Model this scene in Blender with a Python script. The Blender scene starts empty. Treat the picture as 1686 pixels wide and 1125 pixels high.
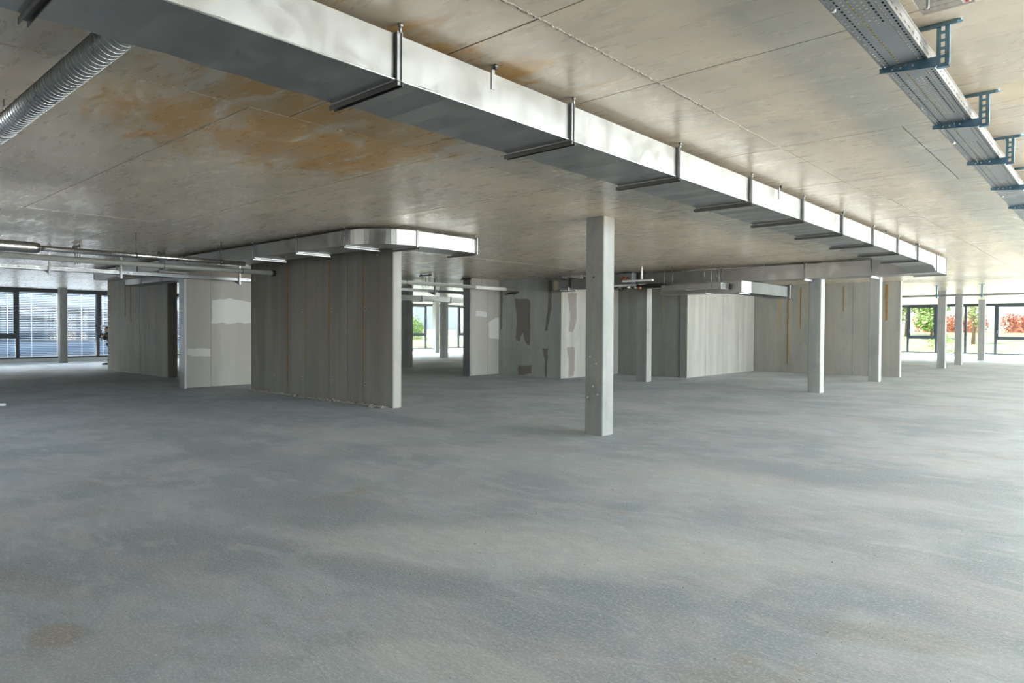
import bpy, math, random
from mathutils import Vector, Matrix
random.seed(7)
S = bpy.context.scene
COL = S.collection

# ------------------------------------------------------------------ camera
cam_d = bpy.data.cameras.new('camera'); cam = bpy.data.objects.new('camera', cam_d); COL.objects.link(cam)
cam_d.sensor_fit = 'HORIZONTAL'; cam_d.sensor_width = 36; cam_d.lens = 1118 / 1686 * 36
cam_d.clip_start = .05; cam_d.clip_end = 500
bk = Vector((.67, -.742, .019)).normalized(); rt = Vector((.743, .67, .005)); rt = (rt - bk * rt.dot(bk)).normalized(); up = bk.cross(rt)
cam.matrix_world = Matrix(((rt.x, up.x, bk.x, 0), (rt.y, up.y, bk.y, 0), (rt.z, up.z, bk.z, 1.56), (0, 0, 0, 1)))
S.camera = cam

# ------------------------------------------------------------------ world, sun, daylight, exposure
W = bpy.data.worlds.new('world'); S.world = W; W.use_nodes = True
wn = W.node_tree; bgn = wn.nodes['Background']
sky = wn.nodes.new('ShaderNodeTexSky'); sky.sky_type = 'NISHITA'; sky.sun_disc = False
sky.sun_elevation = math.radians(48); sky.sun_rotation = math.radians(205); sky.air_density = 1.0; sky.dust_density = 1.5
wn.links.new(sky.outputs[0], bgn.inputs[0]); bgn.inputs[1].default_value = .16
sd = bpy.data.lights.new('sun', 'SUN'); sd.energy = 2.6; sd.angle = .01; sd.color = (1, .93, .82)
sun = bpy.data.objects.new('sun', sd); COL.objects.link(sun)
sun.rotation_euler = Vector((.36, .22, -.90)).to_track_quat('-Z', 'Y').to_euler()

def area(name, loc, aim, sx, sy, power, color, spread=180):
    d = bpy.data.lights.new(name, 'AREA'); d.shape = 'RECTANGLE'; d.size = sx; d.size_y = sy
    d.energy = power; d.color = color; d.spread = math.radians(spread)
    o = bpy.data.objects.new(name, d); COL.objects.link(o); o.location = loc
    z = -Vector(aim).normalized(); x = Vector((0, 0, 1)).cross(z).normalized(); y = z.cross(x)
    o.matrix_world = Matrix(((x.x, y.x, z.x, loc[0]), (x.y, y.y, z.y, loc[1]), (x.z, y.z, z.z, loc[2]), (0, 0, 0, 1)))
    return o
# daylight through the long glazed front right of the camera: cool skylight from above, warm light off the sunlit ground below
area('skylight_right', (7.7, 26.2, 2.5), (-1, 0, -.40), 45.6, 2.6, 2500, (.72, .87, 1))
area('ground_light_right', (8.2, 26.2, .1), (-1, 0, 1.0), 45.6, 2.4, 3300, (1, .85, .65))
area('fill_light_back', (-13, -4.9, 2.2), (0, 1, -.15), 8, 2.4, 60, (.88, .94, 1))  # unseen fill lamp added behind the camera to lift camera-facing sides
# added lamps outside far and left glass, standing in for sky and ground light
area('sky_fill_far', (-14, 50.6, 4.6), (0, -1, -.75), 40, 2.4, 11000, (.86, .94, 1))
area('sky_fill_left', (-37.0, 22, 4.6), (1, 0, -.75), 50, 2.4, 7000, (.84, .92, 1))
area('ground_fill_far', (-14, 51.2, .0), (0, -.45, 1), 41, 3.6, 800, (1, .87, .62))
area('ground_fill_left', (-37.3, 22, .0), (.45, 0, 1), 50, 3.4, 900, (.97, .95, .92))
S.view_settings.view_transform = 'Standard'; S.view_settings.look = 'None'
S.view_settings.gamma = 1; S.view_settings.use_curve_mapping = False
S.view_settings.exposure = 2.2
S.cycles.max_bounces = 8; S.cycles.diffuse_bounces = 5; S.cycles.glossy_bounces = 4; S.cycles.transparent_max_bounces = 24
S.cycles.sample_clamp_indirect = 6
S.cycles.caustics_reflective = False; S.cycles.caustics_refractive = False

# ------------------------------------------------------------------ materials
def nt(name):
    m = bpy.data.materials.new(name); m.use_nodes = True; t = m.node_tree
    return m, t, t.nodes['Principled BSDF']
def N(t, kind, **kw):
    n = t.nodes.new(kind)
    for k, v in kw.items():
        if k in n.inputs: n.inputs[k].default_value = v
        else: setattr(n, k, v)
    return n
def vec(t, sc, rot=(0, 0, 0), loc=(0, 0, 0)):
    g = N(t, 'ShaderNodeNewGeometry'); m = N(t, 'ShaderNodeMapping'); m.inputs['Scale'].default_value = sc
    m.inputs['Rotation'].default_value = rot; m.inputs['Location'].default_value = loc
    t.links.new(g.outputs['Position'], m.inputs['Vector']); return m.outputs['Vector']
def noise(t, sc, scale=1, detail=4, rough=.55, rot=(0, 0, 0), loc=(0, 0, 0), dist=0):
    n = N(t, 'ShaderNodeTexNoise', Scale=scale, Detail=detail, Roughness=rough, Distortion=dist)
    t.links.new(vec(t, sc, rot, loc), n.inputs['Vector']); return n.outputs['Fac']
def ramp(t, fac, lo, hi, a=0., b=1.):
    r = N(t, 'ShaderNodeMapRange'); r.interpolation_type = 'SMOOTHSTEP'
    for i, v in ((1, lo), (2, hi), (3, a), (4, b)): r.inputs[i].default_value = v
    t.links.new(fac, r.inputs[0]); return r.outputs[0]
def mixc(t, fac, a, b, mode='MIX'):
    m = N(t, 'ShaderNodeMix', data_type='RGBA', blend_type=mode)
    if isinstance(fac, (int, float)): m.inputs[0].default_value = fac
    else: t.links.new(fac, m.inputs[0])
    for i, v in ((6, a), (7, b)):
        if isinstance(v, tuple): m.inputs[i].default_value = v + (1,) if len(v) == 3 else v
        else: t.links.new(v, m.inputs[i])
    return m.outputs[2]
def mul(t, a, b, op='MULTIPLY'):
    m = N(t, 'ShaderNodeMath', operation=op)
    for i, v in ((0, a), (1, b)):
        if isinstance(v, (int, float)): m.inputs[i].default_value = v
        else: t.links.new(v, m.inputs[i])
    return m.outputs[0]
def bump(t, p, h, strength, dist):
    b = N(t, 'ShaderNodeBump'); b.inputs['Strength'].default_value = strength; b.inputs['Distance'].default_value = dist
    t.links.new(h, b.inputs['Height']); t.links.new(b.outputs[0], p.inputs['Normal'])
def plain(name, col, rough=.5, metal=0, spec=.5):
    m, t, p = nt(name); p.inputs['Base Color'].default_value = col + (1,); p.inputs['Roughness'].default_value = rough
    p.inputs['Metallic'].default_value = metal; p.inputs['Specular IOR Level'].default_value = spec; return m

def mat_ceiling():
    m, t, p = nt('ceiling_concrete')
    big = noise(t, (.5, 1.1, 1), 1, 5, .6, dist=.4)
    c = mixc(t, ramp(t, big, .3, .7), (.54, .47, .38), (.645, .555, .44))
    streak = noise(t, (.45, 5, 1), 1.6, 4, .6, rot=(0, 0, .12))
    c = mixc(t, mul(t, ramp(t, streak, .5, .75), .15), c, (.44, .40, .345))
    # brown release-oil stains, strongest around the first joints left of the duct
    def blob(x, y, rx, ry):
        g = N(t, 'ShaderNodeNewGeometry'); mp = N(t, 'ShaderNodeMapping', vector_type='TEXTURE')
        mp.inputs['Location'].default_value = (x, y, 3.2); mp.inputs['Scale'].default_value = (rx, ry, 1)
        t.links.new(g.outputs['Position'], mp.inputs['Vector'])
        s = N(t, 'ShaderNodeTexGradient', gradient_type='SPHERICAL'); t.links.new(mp.outputs[0], s.inputs[0]); return s.outputs['Fac']
    n1 = noise(t, (1, 2.2, 1), 1.5, 6, .7, dist=.6)
    reg = mul(t, blob(-5.1, 2.7, 2.4, 2.0), mul(t, blob(-2.9, 3.1, .9, 1.6), .6), 'ADD')
    reg = mul(t, reg, mul(t, blob(-5.6, 3.9, 2.2, 1.0), .6), 'ADD')
    reg = mul(t, ramp(t, reg, 0, .8), .95)
    st = ramp(t, mul(t, n1, mul(t, reg, .30), 'ADD'), .60, .82)
    c = mixc(t, mul(t, st, .9), c, (.46, .255, .06))
    fk = noise(t, (1, 3.0, 1), 7, 6, .75, loc=(6, 6, 0))
    c = mixc(t, mul(t, mul(t, ramp(t, fk, .56, .66), st), .8), c, (.56, .24, .03))
    n2 = noise(t, (.6, 1.6, 1), .9, 6, .7, loc=(5, 9, 0))
    c = mixc(t, mul(t, ramp(t, n2, .54, .68), .38), c, (.62, .44, .22))
    gy = noise(t, (.8, 1.5, 1), .8, 6, .65, loc=(11, 5, 0), dist=.5)
    c = mixc(t, mul(t, ramp(t, gy, .50, .68), .45), c, (.43, .415, .37))
    dark = noise(t, (2, 3, 1), 1.2, 7, .75, loc=(3, 1, 0))
    c = mixc(t, mul(t, ramp(t, dark, .66, .76), .35), c, (.13, .11, .09))
    t.links.new(c, p.inputs['Base Color'])
    cl = noise(t, (.8, 2.2, 1), 1.6, 5, .55, loc=(4, 6, 0), dist=.3)
    c = mixc(t, ramp(t, cl, .32, .66, .26, 0), c, (.38, .335, .27))
    pits = noise(t, (1, 2.5, 1), 16, 3, .6, loc=(1, 2, 0))
    c = mixc(t, ramp(t, pits, .70, .82, 0, .05), c, (.20, .17, .14))
    t.links.new(c, p.inputs['Base Color'])
    fine = noise(t, (1, 1, 1), 40, 4, .6)
    rr = mul(t, ramp(t, noise(t, (1.5, 7, 1), 1.5, 5, .6), .3, .75, .25, .38), 1)
    t.links.new(rr, p.inputs['Roughness']); p.inputs['Specular IOR Level'].default_value = .55
    bump(t, p, mul(t, mul(t, fine, .1), noise(t, (.5, 7, 1), 2.2, 4, .6), 'ADD'), .045, .004)
    return m
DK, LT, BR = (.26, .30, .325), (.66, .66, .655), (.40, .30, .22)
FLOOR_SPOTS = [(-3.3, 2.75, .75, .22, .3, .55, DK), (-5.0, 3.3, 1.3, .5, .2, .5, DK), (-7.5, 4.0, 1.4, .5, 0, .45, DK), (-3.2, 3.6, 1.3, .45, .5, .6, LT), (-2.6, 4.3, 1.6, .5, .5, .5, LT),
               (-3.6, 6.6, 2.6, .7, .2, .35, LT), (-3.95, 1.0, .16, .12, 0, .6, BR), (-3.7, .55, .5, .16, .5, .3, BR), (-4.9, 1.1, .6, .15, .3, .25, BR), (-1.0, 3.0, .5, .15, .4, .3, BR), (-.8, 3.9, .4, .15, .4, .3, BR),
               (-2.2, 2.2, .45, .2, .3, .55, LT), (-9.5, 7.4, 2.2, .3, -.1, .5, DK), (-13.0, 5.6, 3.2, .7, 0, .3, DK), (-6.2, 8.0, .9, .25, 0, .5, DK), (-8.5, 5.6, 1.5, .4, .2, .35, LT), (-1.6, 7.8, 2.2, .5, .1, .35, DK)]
def mat_floor():
    m, t, p = nt('floor_screed')
    big = noise(t, (1, 1, 1), .55, 6, .6, dist=.5)
    c = mixc(t, ramp(t, big, .40, .60), (.335, .385, .415), (.485, .53, .555))
    sw = noise(t, (1, 2.6, 1), 1.3, 6, .65, rot=(0, 0, .5), dist=1.2)
    c = mixc(t, mul(t, ramp(t, sw, .50, .62), .5), c, (.59, .60, .61))
    sw2 = noise(t, (1, 1.7, 1), .8, 6, .65, rot=(0, 0, -.3), loc=(7, 3, 0), dist=.8)
    c = mixc(t, mul(t, ramp(t, sw2, .50, .60), .5), c, (.33, .375, .395))
    pk = noise(t, (1, 1, 1), .9, 5, .6, loc=(2, 8, 0))
    c = mixc(t, mul(t, ramp(t, pk, .48, .62), .4), c, (.58, .53, .54))
    br = noise(t, (1, 1, 1), 1.1, 7, .75, loc=(1.5, 4, 0))
    c = mixc(t, mul(t, ramp(t, br, .57, .70), .55), c, (.44, .31, .20))
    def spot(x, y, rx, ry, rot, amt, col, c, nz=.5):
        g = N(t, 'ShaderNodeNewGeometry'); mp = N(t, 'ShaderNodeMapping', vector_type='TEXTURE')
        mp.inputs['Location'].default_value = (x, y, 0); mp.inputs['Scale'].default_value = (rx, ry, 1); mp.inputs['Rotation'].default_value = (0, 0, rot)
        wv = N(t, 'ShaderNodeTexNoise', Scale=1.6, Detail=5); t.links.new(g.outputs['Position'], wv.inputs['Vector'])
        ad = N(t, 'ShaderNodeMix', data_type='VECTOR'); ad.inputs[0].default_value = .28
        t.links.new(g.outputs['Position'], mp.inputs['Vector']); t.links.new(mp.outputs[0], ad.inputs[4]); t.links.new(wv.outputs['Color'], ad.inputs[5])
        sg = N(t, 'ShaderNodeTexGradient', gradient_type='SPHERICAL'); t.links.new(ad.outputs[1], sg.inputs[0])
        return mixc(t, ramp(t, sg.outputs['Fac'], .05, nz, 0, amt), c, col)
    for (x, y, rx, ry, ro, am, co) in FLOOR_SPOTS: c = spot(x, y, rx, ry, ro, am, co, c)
    md = noise(t, (1, 1.8, 1), 6, 6, .75, rot=(0, 0, .5), loc=(3, 3, 0))
    c = mixc(t, ramp(t, md, .40, .66, .28, 0), c, (.34, .37, .39))
    gr = noise(t, (1, 1, 1), 55, 3, .6)
    c = mixc(t, ramp(t, gr, .45, .7, 0, .35), c, (.80, .81, .81))
    t.links.new(c, p.inputs['Base Color']); p.inputs['Roughness'].default_value = .72; p.inputs['Specular IOR Level'].default_value = .35
    rough_zone = ramp(t, noise(t, (1, 1, 1), .6, 3, .5, loc=(9, 2, 0)), .4, .65, .3, 1.)
    g2 = noise(t, (1, 2.6, 1), 42, 6, .75, rot=(0, 0, .35)); g3 = noise(t, (1, 2.2, 1), 5, 5, .7, rot=(0, 0, .6))
    h = mul(t, mul(t, g2, rough_zone), mul(t, g3, .8), 'ADD')
    bump(t, p, h, .6, .009)
    return m
def mat_wall(name, c1, c2, dark, streak_col, amt, rough=.62):
    m, t, p = nt(name)
    v = noise(t, (2.6, 2.6, .22), 1, 5, .6)
    c = mixc(t, ramp(t, v, .3, .7), c1, c2)
    b = noise(t, (1.3, 1.3, .8), 1.3, 7, .7, dist=.5)
    c = mixc(t, mul(t, ramp(t, b, .45, .75), .5), c, dark)
    s = noise(t, (7, 7, .12), 1, 3, .5, loc=(3, 3, 0))
    z = N(t, 'ShaderNodeSeparateXYZ'); g = N(t, 'ShaderNodeNewGeometry'); t.links.new(g.outputs['Position'], z.inputs[0])
    hi = ramp(t, z.outputs['Z'], .3, 3.0, .25, 1)
    c = mixc(t, mul(t, mul(t, ramp(t, s, .56, .72), hi), amt), c, streak_col)
    t.links.new(c, p.inputs['Base Color']); p.inputs['Roughness'].default_value = rough; p.inputs['Specular IOR Level'].default_value = .35
    bump(t, p, mul(t, noise(t, (1, 1, 1), 30, 4, .7), v, 'ADD'), .3, .004)
    return m
def mat_metal(name, col, rough, var=.02, sc=(3, 3, 3)):
    m, t, p = nt(name)
    n = noise(t, sc, 1.4, 4, .6)
    a = tuple(max(0, x - var) for x in col); b = tuple(min(1, x + var) for x in col)
    t.links.new(mixc(t, ramp(t, n, .3, .7), a, b), p.inputs['Base Color']); p.inputs['Metallic'].default_value = 1
    t.links.new(ramp(t, n, .3, .7, rough * .8, rough * 1.25), p.inputs['Roughness'])
    return m
def mat_glass(name, tint, refl=.06):
    m = bpy.data.materials.new(name); m.use_nodes = True; t = m.node_tree; t.nodes.clear()
    o = N(t, 'ShaderNodeOutputMaterial'); tr = N(t, 'ShaderNodeBsdfTransparent', Color=tint + (1,)); g = N(t, 'ShaderNodeBsdfGlossy', Roughness=.02)
    f = N(t, 'ShaderNodeLayerWeight', Blend=.35); mm = N(t, 'ShaderNodeMixShader')
    s = mul(t, mul(t, f.outputs['Fresnel'], .08), refl, 'ADD')
    t.links.new(s, mm.inputs[0]); t.links.new(tr.outputs[0], mm.inputs[1]); t.links.new(g.outputs[0], mm.inputs[2]); t.links.new(mm.outputs[0], o.inputs[0])
    return m
def mat_leaf(name, a, b, sc=2.5):
    m, t, p = nt(name)
    t.links.new(mixc(t, ramp(t, noise(t, (1, 1, 1), sc, 4, .7), .35, .65), a, b), p.inputs['Base Color'])
    p.inputs['Roughness'].default_value = .6; return m

M = {}
M['ceil'] = mat_ceiling(); M['floor'] = mat_floor()
M['slab'] = plain('joint_shadow', (.10, .09, .08), .9)
M['ridge'] = mat_wall('cement_seam', (.33, .30, .26), (.42, .385, .34), (.3, .28, .25), (.3, .25, .2), .1, .85)
M['wall'] = mat_wall('formed_concrete_dark', (.15, .14, .122), (.205, .195, .172), (.13, .135, .135), (.22, .15, .07), .5)
M['walle'] = mat_wall('formed_concrete_light', (.27, .26, .235), (.35, .34, .315), (.22, .23, .22), (.42, .34, .24), .3)
M['wallm'] = mat_wall('formed_concrete_mid', (.235, .225, .20), (.30, .29, .26), (.18, .19, .19), (.36, .24, .09), .75)
M['wallr'] = mat_wall('formed_concrete_grey', (.20, .205, .19), (.26, .265, .25), (.16, .17, .17), (.42, .30, .13), .35)
M['colm'] = mat_wall('column_concrete', (.215, .22, .215), (.32, .32, .305), (.13, .14, .145), (.45, .38, .28), .25)
M['gyp'] = mat_wall('plasterboard', (.33, .315, .285), (.36, .345, .315), (.31, .30, .28), (.5, .46, .4), .1, .8)
M['plast'] = mat_wall('plastered_block', (.34, .35, .335), (.42, .43, .41), (.27, .29, .29), (.45, .42, .36), .2, .75)
M['filler'] = plain('white_filler', (.50, .50, .485), .8)
M['browncoat'] = mat_wall('brown_undercoat', (.20, .18, .16), (.23, .205, .185), (.19, .175, .16), (.3, .28, .25), .1, .85)
M['rust'] = mat_wall('rust_run', (.20, .115, .04), (.26, .17, .07), (.2, .12, .05), (.22, .13, .04), .4, .8)
M['galv'] = mat_metal('galvanised_duct', (.335, .335, .325), .40)
M['galvl'] = mat_metal('galvanised_rail', (.33, .335, .34), .45)
M['rail'] = mat_metal('dark_rail', (.13, .125, .12), .45)
M['tray'] = mat_metal('tray_zinc', (.33, .345, .355), .42)
M['trside'] = mat_metal('tray_zinc_lit', (.36, .35, .335), .42)  # tray zinc lightened and warmed for the light on the sides
M['edgehi'] = mat_metal('edge_highlight', (.75, .75, .73), .35)
M['galv_shade'] = mat_metal('galvanised_duct_shaded', (.09, .093, .09), .5)  # galvanised duct copy darkened so the branch side reads as shaded
M['brk'] = mat_metal('bluish_zinc', (.21, .37, .50), .34, .05, (14, 14, 14))
M['spiral'] = mat_metal('spiral_zinc', (.36, .38, .39), .30)
M['pipe'] = plain('grey_plastic_pipe', (.30, .31, .29), .45)
M['pipeins'] = mat_metal('steel_pipe', (.40, .39, .37), .32)
M['black'] = plain('black_rubber', (.02, .02, .02), .55)
M['frame'] = plain('dark_window_frame', (.016, .022, .028), .4)
M['glass'] = mat_glass('window_glass', (.96, .98, .98), .003)
M['clear'] = mat_glass('clear_plastic', (.90, .90, .90), .10)
M['blind'] = plain('blind_slat_aluminium', (.34, .37, .41), .45, .0)
M['curb'] = plain('pale_sill', (.50, .53, .55), .7)
M['hdl'] = plain('handle_silver', (.5, .5, .5), .3, 1)
M['yel'] = plain('yellow_cable', (.95, .72, .12), .5)
M['orange'] = plain('orange_wire', (.75, .16, .05), .5)
M['red'] = plain('red_wire', (.5, .03, .02), .5)
M['white'] = plain('white_plastic', (.75, .75, .73), .45)
M['yellab'] = plain('yellow_label', (.8, .58, .06), .6)
M['greyb'] = plain('grey_box', (.22, .23, .23), .5)
M['tan'] = plain('tan_board', (.42, .36, .26), .7)

# ------------------------------------------------------------------ mesh helpers (world metres)
ORG = {}
def tag(o, label=None, cat=None, group=None, kind=None):
    for k, v in (('label', label), ('category', cat), ('group', group), ('kind', kind)):
        if v: o[k] = v
    return o
def empty(name, loc):
    o = bpy.data.objects.new(name, None); COL.objects.link(o); o.location = loc; o.empty_display_size = .2
    ORG[o.name] = Vector(loc); return o
class MB:
    def __init__(s): s.v = []; s.f = []; s.sm = []
    def add(s, vs, fs, smooth=False):
        b = len(s.v); s.v += [tuple(v) for v in vs]; s.f += [tuple(i + b for i in f) for f in fs]; s.sm += [smooth] * len(fs); return s
    def box(s, x0, x1, y0, y1, z0, z1):
        return s.add([(x, y, z) for z in (z0, z1) for y in (y0, y1) for x in (x0, x1)],
                     [(0, 2, 3, 1), (4, 5, 7, 6), (0, 1, 5, 4), (2, 6, 7, 3), (0, 4, 6, 2), (1, 3, 7, 5)])
    def prism(s, poly, z0, z1):
        n = len(poly)
        return s.add([(x, y, z0) for x, y in poly] + [(x, y, z1) for x, y in poly],
                     [tuple(reversed(range(n))), tuple(range(n, 2 * n))] + [(i, (i + 1) % n, n + (i + 1) % n, n + i) for i in range(n)])
    def chbox(s, x0, x1, y0, y1, z0, z1, c):
        return s.prism([(x0 + c, y0), (x1 - c, y0), (x1, y0 + c), (x1, y1 - c), (x1 - c, y1), (x0 + c, y1), (x0, y1 - c), (x0, y0 + c)], z0, z1)
    def tube(s, pts, r, n=12, cap=True):
        pts = [Vector(p) for p in pts]; rs = r if isinstance(r, (list, tuple)) else [r] * len(pts)
        ref = None; vs = []
        for i, p in enumerate(pts):
            d = (pts[min(i + 1, len(pts) - 1)] - pts[max(i - 1, 0)]).normalized()
            if ref is None: ref = Vector((0, 0, 1)) if abs(d.z) < .9 else Vector((1, 0, 0))
            a = (ref - d * ref.dot(d)).normalized(); b = d.cross(a); ref = a
            vs += [p + (a * math.cos(2 * math.pi * k / n) + b * math.sin(2 * math.pi * k / n)) * rs[i] for k in range(n)]
        fs = [(i * n + k, i * n + (k + 1) % n, (i + 1) * n + (k + 1) % n, (i + 1) * n + k) for i in range(len(pts) - 1) for k in range(n)]
        s.add(vs, fs, True)
        if cap:
            b = len(s.v) - len(vs)
            s.f += [tuple(b + k for k in reversed(range(n))), tuple(b + (len(pts) - 1) * n + k for k in range(n))]; s.sm += [False, False]
        return s
    def obox(s, p0, p1, w, h):          # bar between two points, width w (horizontal), height h
        p0, p1 = Vector(p0), Vector(p1); d = (p1 - p0).normalized()
        sd_ = d.cross(Vector((0, 0, 1))); sd_ = sd_.normalized() if sd_.length > 1e-4 else Vector((1, 0, 0)); u = sd_.cross(d)
        vs = [p + sd_ * a * w / 2 + u * b * h / 2 for p in (p0, p1) for a, b in ((-1, -1), (1, -1), (1, 1), (-1, 1))]
        return s.add(vs, [(3, 2, 1, 0), (4, 5, 6, 7), (0, 1, 5, 4), (1, 2, 6, 5), (2, 3, 7, 6), (3, 0, 4, 7)])
    def build(s, name, mat, parent=None, kind=None, base=None):
        o0 = Vector((0, 0, 0))
        if parent is not None: o0 = ORG[parent.name]
        elif base: o0 = Vector(base)
        me = bpy.data.meshes.new(name); me.from_pydata([(a - o0.x, b - o0.y, c - o0.z) for a, b, c in s.v], [], s.f)
        me.polygons.foreach_set('use_smooth', s.sm); me.materials.append(M[mat] if isinstance(mat, str) else mat); me.update()
        o = bpy.data.objects.new(name, me); COL.objects.link(o)
        if parent is not None: o.parent = parent
        elif base: o.location = base
        ORG[o.name] = o0
        if kind: o['kind'] = kind
        return o
def copy_tree(o, parent=None):
    c = o.copy(); COL.objects.link(c)
    if parent is not None: c.parent = parent
    for ch in [k for k in bpy.data.objects if k.parent == o]: copy_tree(ch, c)
    return c
def struct(name, mb, mat, base=None): return mb.build(name, mat, kind='structure', base=base)

# ------------------------------------------------------------------ room shell
XL, XR, YB, YF, H = -35.0, 7.0, -4.0, 49.0, 3.2
fl = struct('floor', MB().box(XL - .15, XR + .15, YB, YF + .15, -.3, 0), 'floor')
ce = struct('ceiling', MB().box(XL - .4, XR + .4, YB - .3, YF + .4, H + .012, H + .35), 'slab')
def strip(x0, x1, ys):
    for a, b in zip(ys[:-1], ys[1:]):
        g = .0045; lo = H + random.uniform(0, .0015)
        MB().box(x0 + g, x1 - g, a + g, b - g, lo, H + .02).build('ceiling_panel', 'ceil', ce)
far = [13.6, 16.1, 18.6, 21.1, 26.0, 31, 36, 41, 46, 49.35]
strip(4.6, 7.35, [-4.25, .2, 4.6, 9, 15, 21, 27, 33, 39, 45, 49.35])
strip(1.9, 4.6, [-4.25, .2, 4.6, 9, 15, 21, 27, 33, 39, 45, 49.35])
strip(-.2, 1.9, [-4.25, .2, 2.78, 6.17, 8.69, 11.12, 15, 21, 27, 33, 39, 45, 49.35])
strip(-2.33, -.2, [-4.25, -.9, 2.77, 4.0, 6.17])
strip(-1.36, -.2, [6.17, 8.69]); strip(-2.33, -1.36, [6.17, 8.02])
strip(-2.33, -1.36, [8.02, 8.69])
strip(-2.21, -.2, [8.69, 11.12, 13.6, 16.1, 21.1, 26, 31, 36, 41, 49.35])
strip(-4.86, -2.33, [-4.25, -.9, .6, 2.78, 4.015, 6.19, 8.02, 8.69])
strip(-4.86, -2.21, [8.69, 11.12] + far)
strip(-11.3, -4.86, [-4.25, -1, 2.46, 4.37, 6.23, 8.75, 9.78, 12.4, 15, 17.6, 20.2, 26, 31, 36, 41, 49.35])
strip(-15.8, -11.3, [-4.25, -.5, 4.06, 5.92, 8.3, 11, 14, 17, 20, 26, 34, 42, 49.35])
for k, x in enumerate([-15.8, -18.5, -21.2, -23.9, -26.6, -29.3, -32.2]):
    strip([-18.5, -21.2, -23.9, -26.6, -29.3, -32.2, -35.35][k], x, [-4.25, .5 + k % 2, 5 + k % 2, 9, 14, 20, 27, 34, 42, 49.35])
# crusty cement seam along the first long joint
def seam(p0, p1, w, n, hmax):
    mb = MB(); a, b = Vector(p0), Vector(p1); d = (b - a); sdv = Vector((-d.y, d.x, 0)).normalized(); prev = None
    for i in range(n + 1):
        c = a + d * i / n + sdv * random.uniform(-.35, .35) * w; ww = w * random.uniform(.25, 1); hh = hmax * random.uniform(.3, 1)
        row = [c - sdv * ww + Vector((0, 0, .002)), c - sdv * ww * .3 + Vector((0, 0, -hh)), c + sdv * ww * .4 + Vector((0, 0, -hh * random.uniform(.4, 1))), c + sdv * ww + Vector((0, 0, .002))]
        if prev: mb.add(prev + row, [(0, 1, 5, 4), (1, 2, 6, 5), (2, 3, 7, 6)])
        prev = row
    return mb
seam((-2.33, -1, H + .001), (-2.33, 4.9, H + .001), .020, 420, .007).build('cement_seam', 'ridge', ce)
seam((-2.33, 4.9, H + .001), (-2.33, 6.17, H + .001), .010, 90, .005).build('cement_seam', 'ridge', ce)
seam((-4.87, .2, H + .001), (-4.87, 3.4, H + .001), .010, 190, .004).build('cement_seam', 'ridge', ce)
seam((-8.2, 2.46, H + .001), (-4.87, 2.46, H + .001), .012, 150, .005).build('cement_seam', 'ridge', ce)
seam((-2.2, 4.0, H + .001), (-1.75, 4.0, H + .001), .009, 40, .005).build('cement_seam', 'ridge', ce)

struct('wall_back', MB().box(XL - .4, -17, YB - .3, YB, 0, H), 'wallr')
# ---- formed concrete wall in the middle: core, face panels divided by thin joints, rust runs, tie holes
wm = struct('wall_middle', MB().box(-16.18, -10.53, 8.235, 8.42, 0, H), 'walle', base=(-13.4, 8.3, 0))
xs = [-16.2, -14.43, -13.67, -12.72, -12.04, -11.49, -10.53]
for a, b in zip(xs[:-1], xs[1:]):
    MB().box(a + .005, b - .005, 8.214 - random.uniform(0, .003), 8.24, 0, H).build('formwork_panel', 'wall', wm)
def run(x, w, z0, z1, y, par):
    mb = MB(); n = 26; prev = None
    for i in range(n + 1):
        z = z1 + (z0 - z1) * i / n; c = x + random.uniform(-.006, .006); ww = w * (1 - .35 * i / n) * random.uniform(.7, 1.15) / 2
        row = [(c - ww, y, z), (c + ww, y, z), (c + ww, y + .006, z), (c - ww, y + .006, z)]
        if prev: mb.add(prev + row, [(0, 4, 5, 1), (1, 5, 6, 2), (3, 7, 4, 0)])
        prev = row
    o = mb.build('rust_run', 'rust', par); return o
run(-14.43, .055, 0.12, 3.0, 8.209, wm); run(-13.67, .04, .6, 3.0, 8.209, wm); run(-12.72, .035, 1.2, 3.0, 8.209, wm); run(-11.49, .035, .5, 2.9, 8.209, wm)
for x in (-15.07, -13.8, -12.63, -11.42):
    for z in (1.94, .42):
        mb = MB(); mb.tube([(x, 8.216, z), (x, 8.206, z)], .028, 12); o = mb.build('tie_hole', 'slab', wm)
        mb = MB()
        for k in range(12):
            a0, a1 = 2 * math.pi * k / 12, 2 * math.pi * (k + 1) / 12
            mb.obox((x + .032 * math.cos(a0), 8.207, z + .032 * math.sin(a0)), (x + .032 * math.cos(a1), 8.207, z + .032 * math.sin(a1)), .008, .012)
        mb.build('tie_rim', 'ridge', wm)
# crumbled mortar along its foot
mb = MB()
for i in range(1300):
    x = random.uniform(-16.1, -10.6); t_ = .5 + .5 * math.sin(x * 3.1) * math.sin(x * 1.3 + 1)
    y = 8.185 - abs(random.gauss(0, .035 + .05 * t_)); r = random.uniform(.008, .03) * (1 if random.random() < .9 else 1.5)
    c = Vector((x, y, r * .4)); q = [Vector((random.uniform(.6, 1.2) * r * sx, 0, 0)) for sx in (1, -1)] + [Vector((0, random.uniform(.6, 1.2) * r * sx, 0)) for sx in (1, -1)] + [Vector((0, 0, random.uniform(.6, 1) * r)), Vector((0, 0, -r * .4))]
    mb.add([c + k for k in q], [(0, 2, 4), (2, 1, 4), (1, 3, 4), (3, 0, 4), (2, 0, 5), (1, 2, 5), (3, 1, 5), (0, 3, 5)])
rub = mb.build('mortar_rubble', 'ridge', None, kind='stuff', base=(-13.4, 8.1, 0))
tag(rub, 'crumbled mortar and grit lying along the foot of the middle concrete wall', 'rubble')

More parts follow.
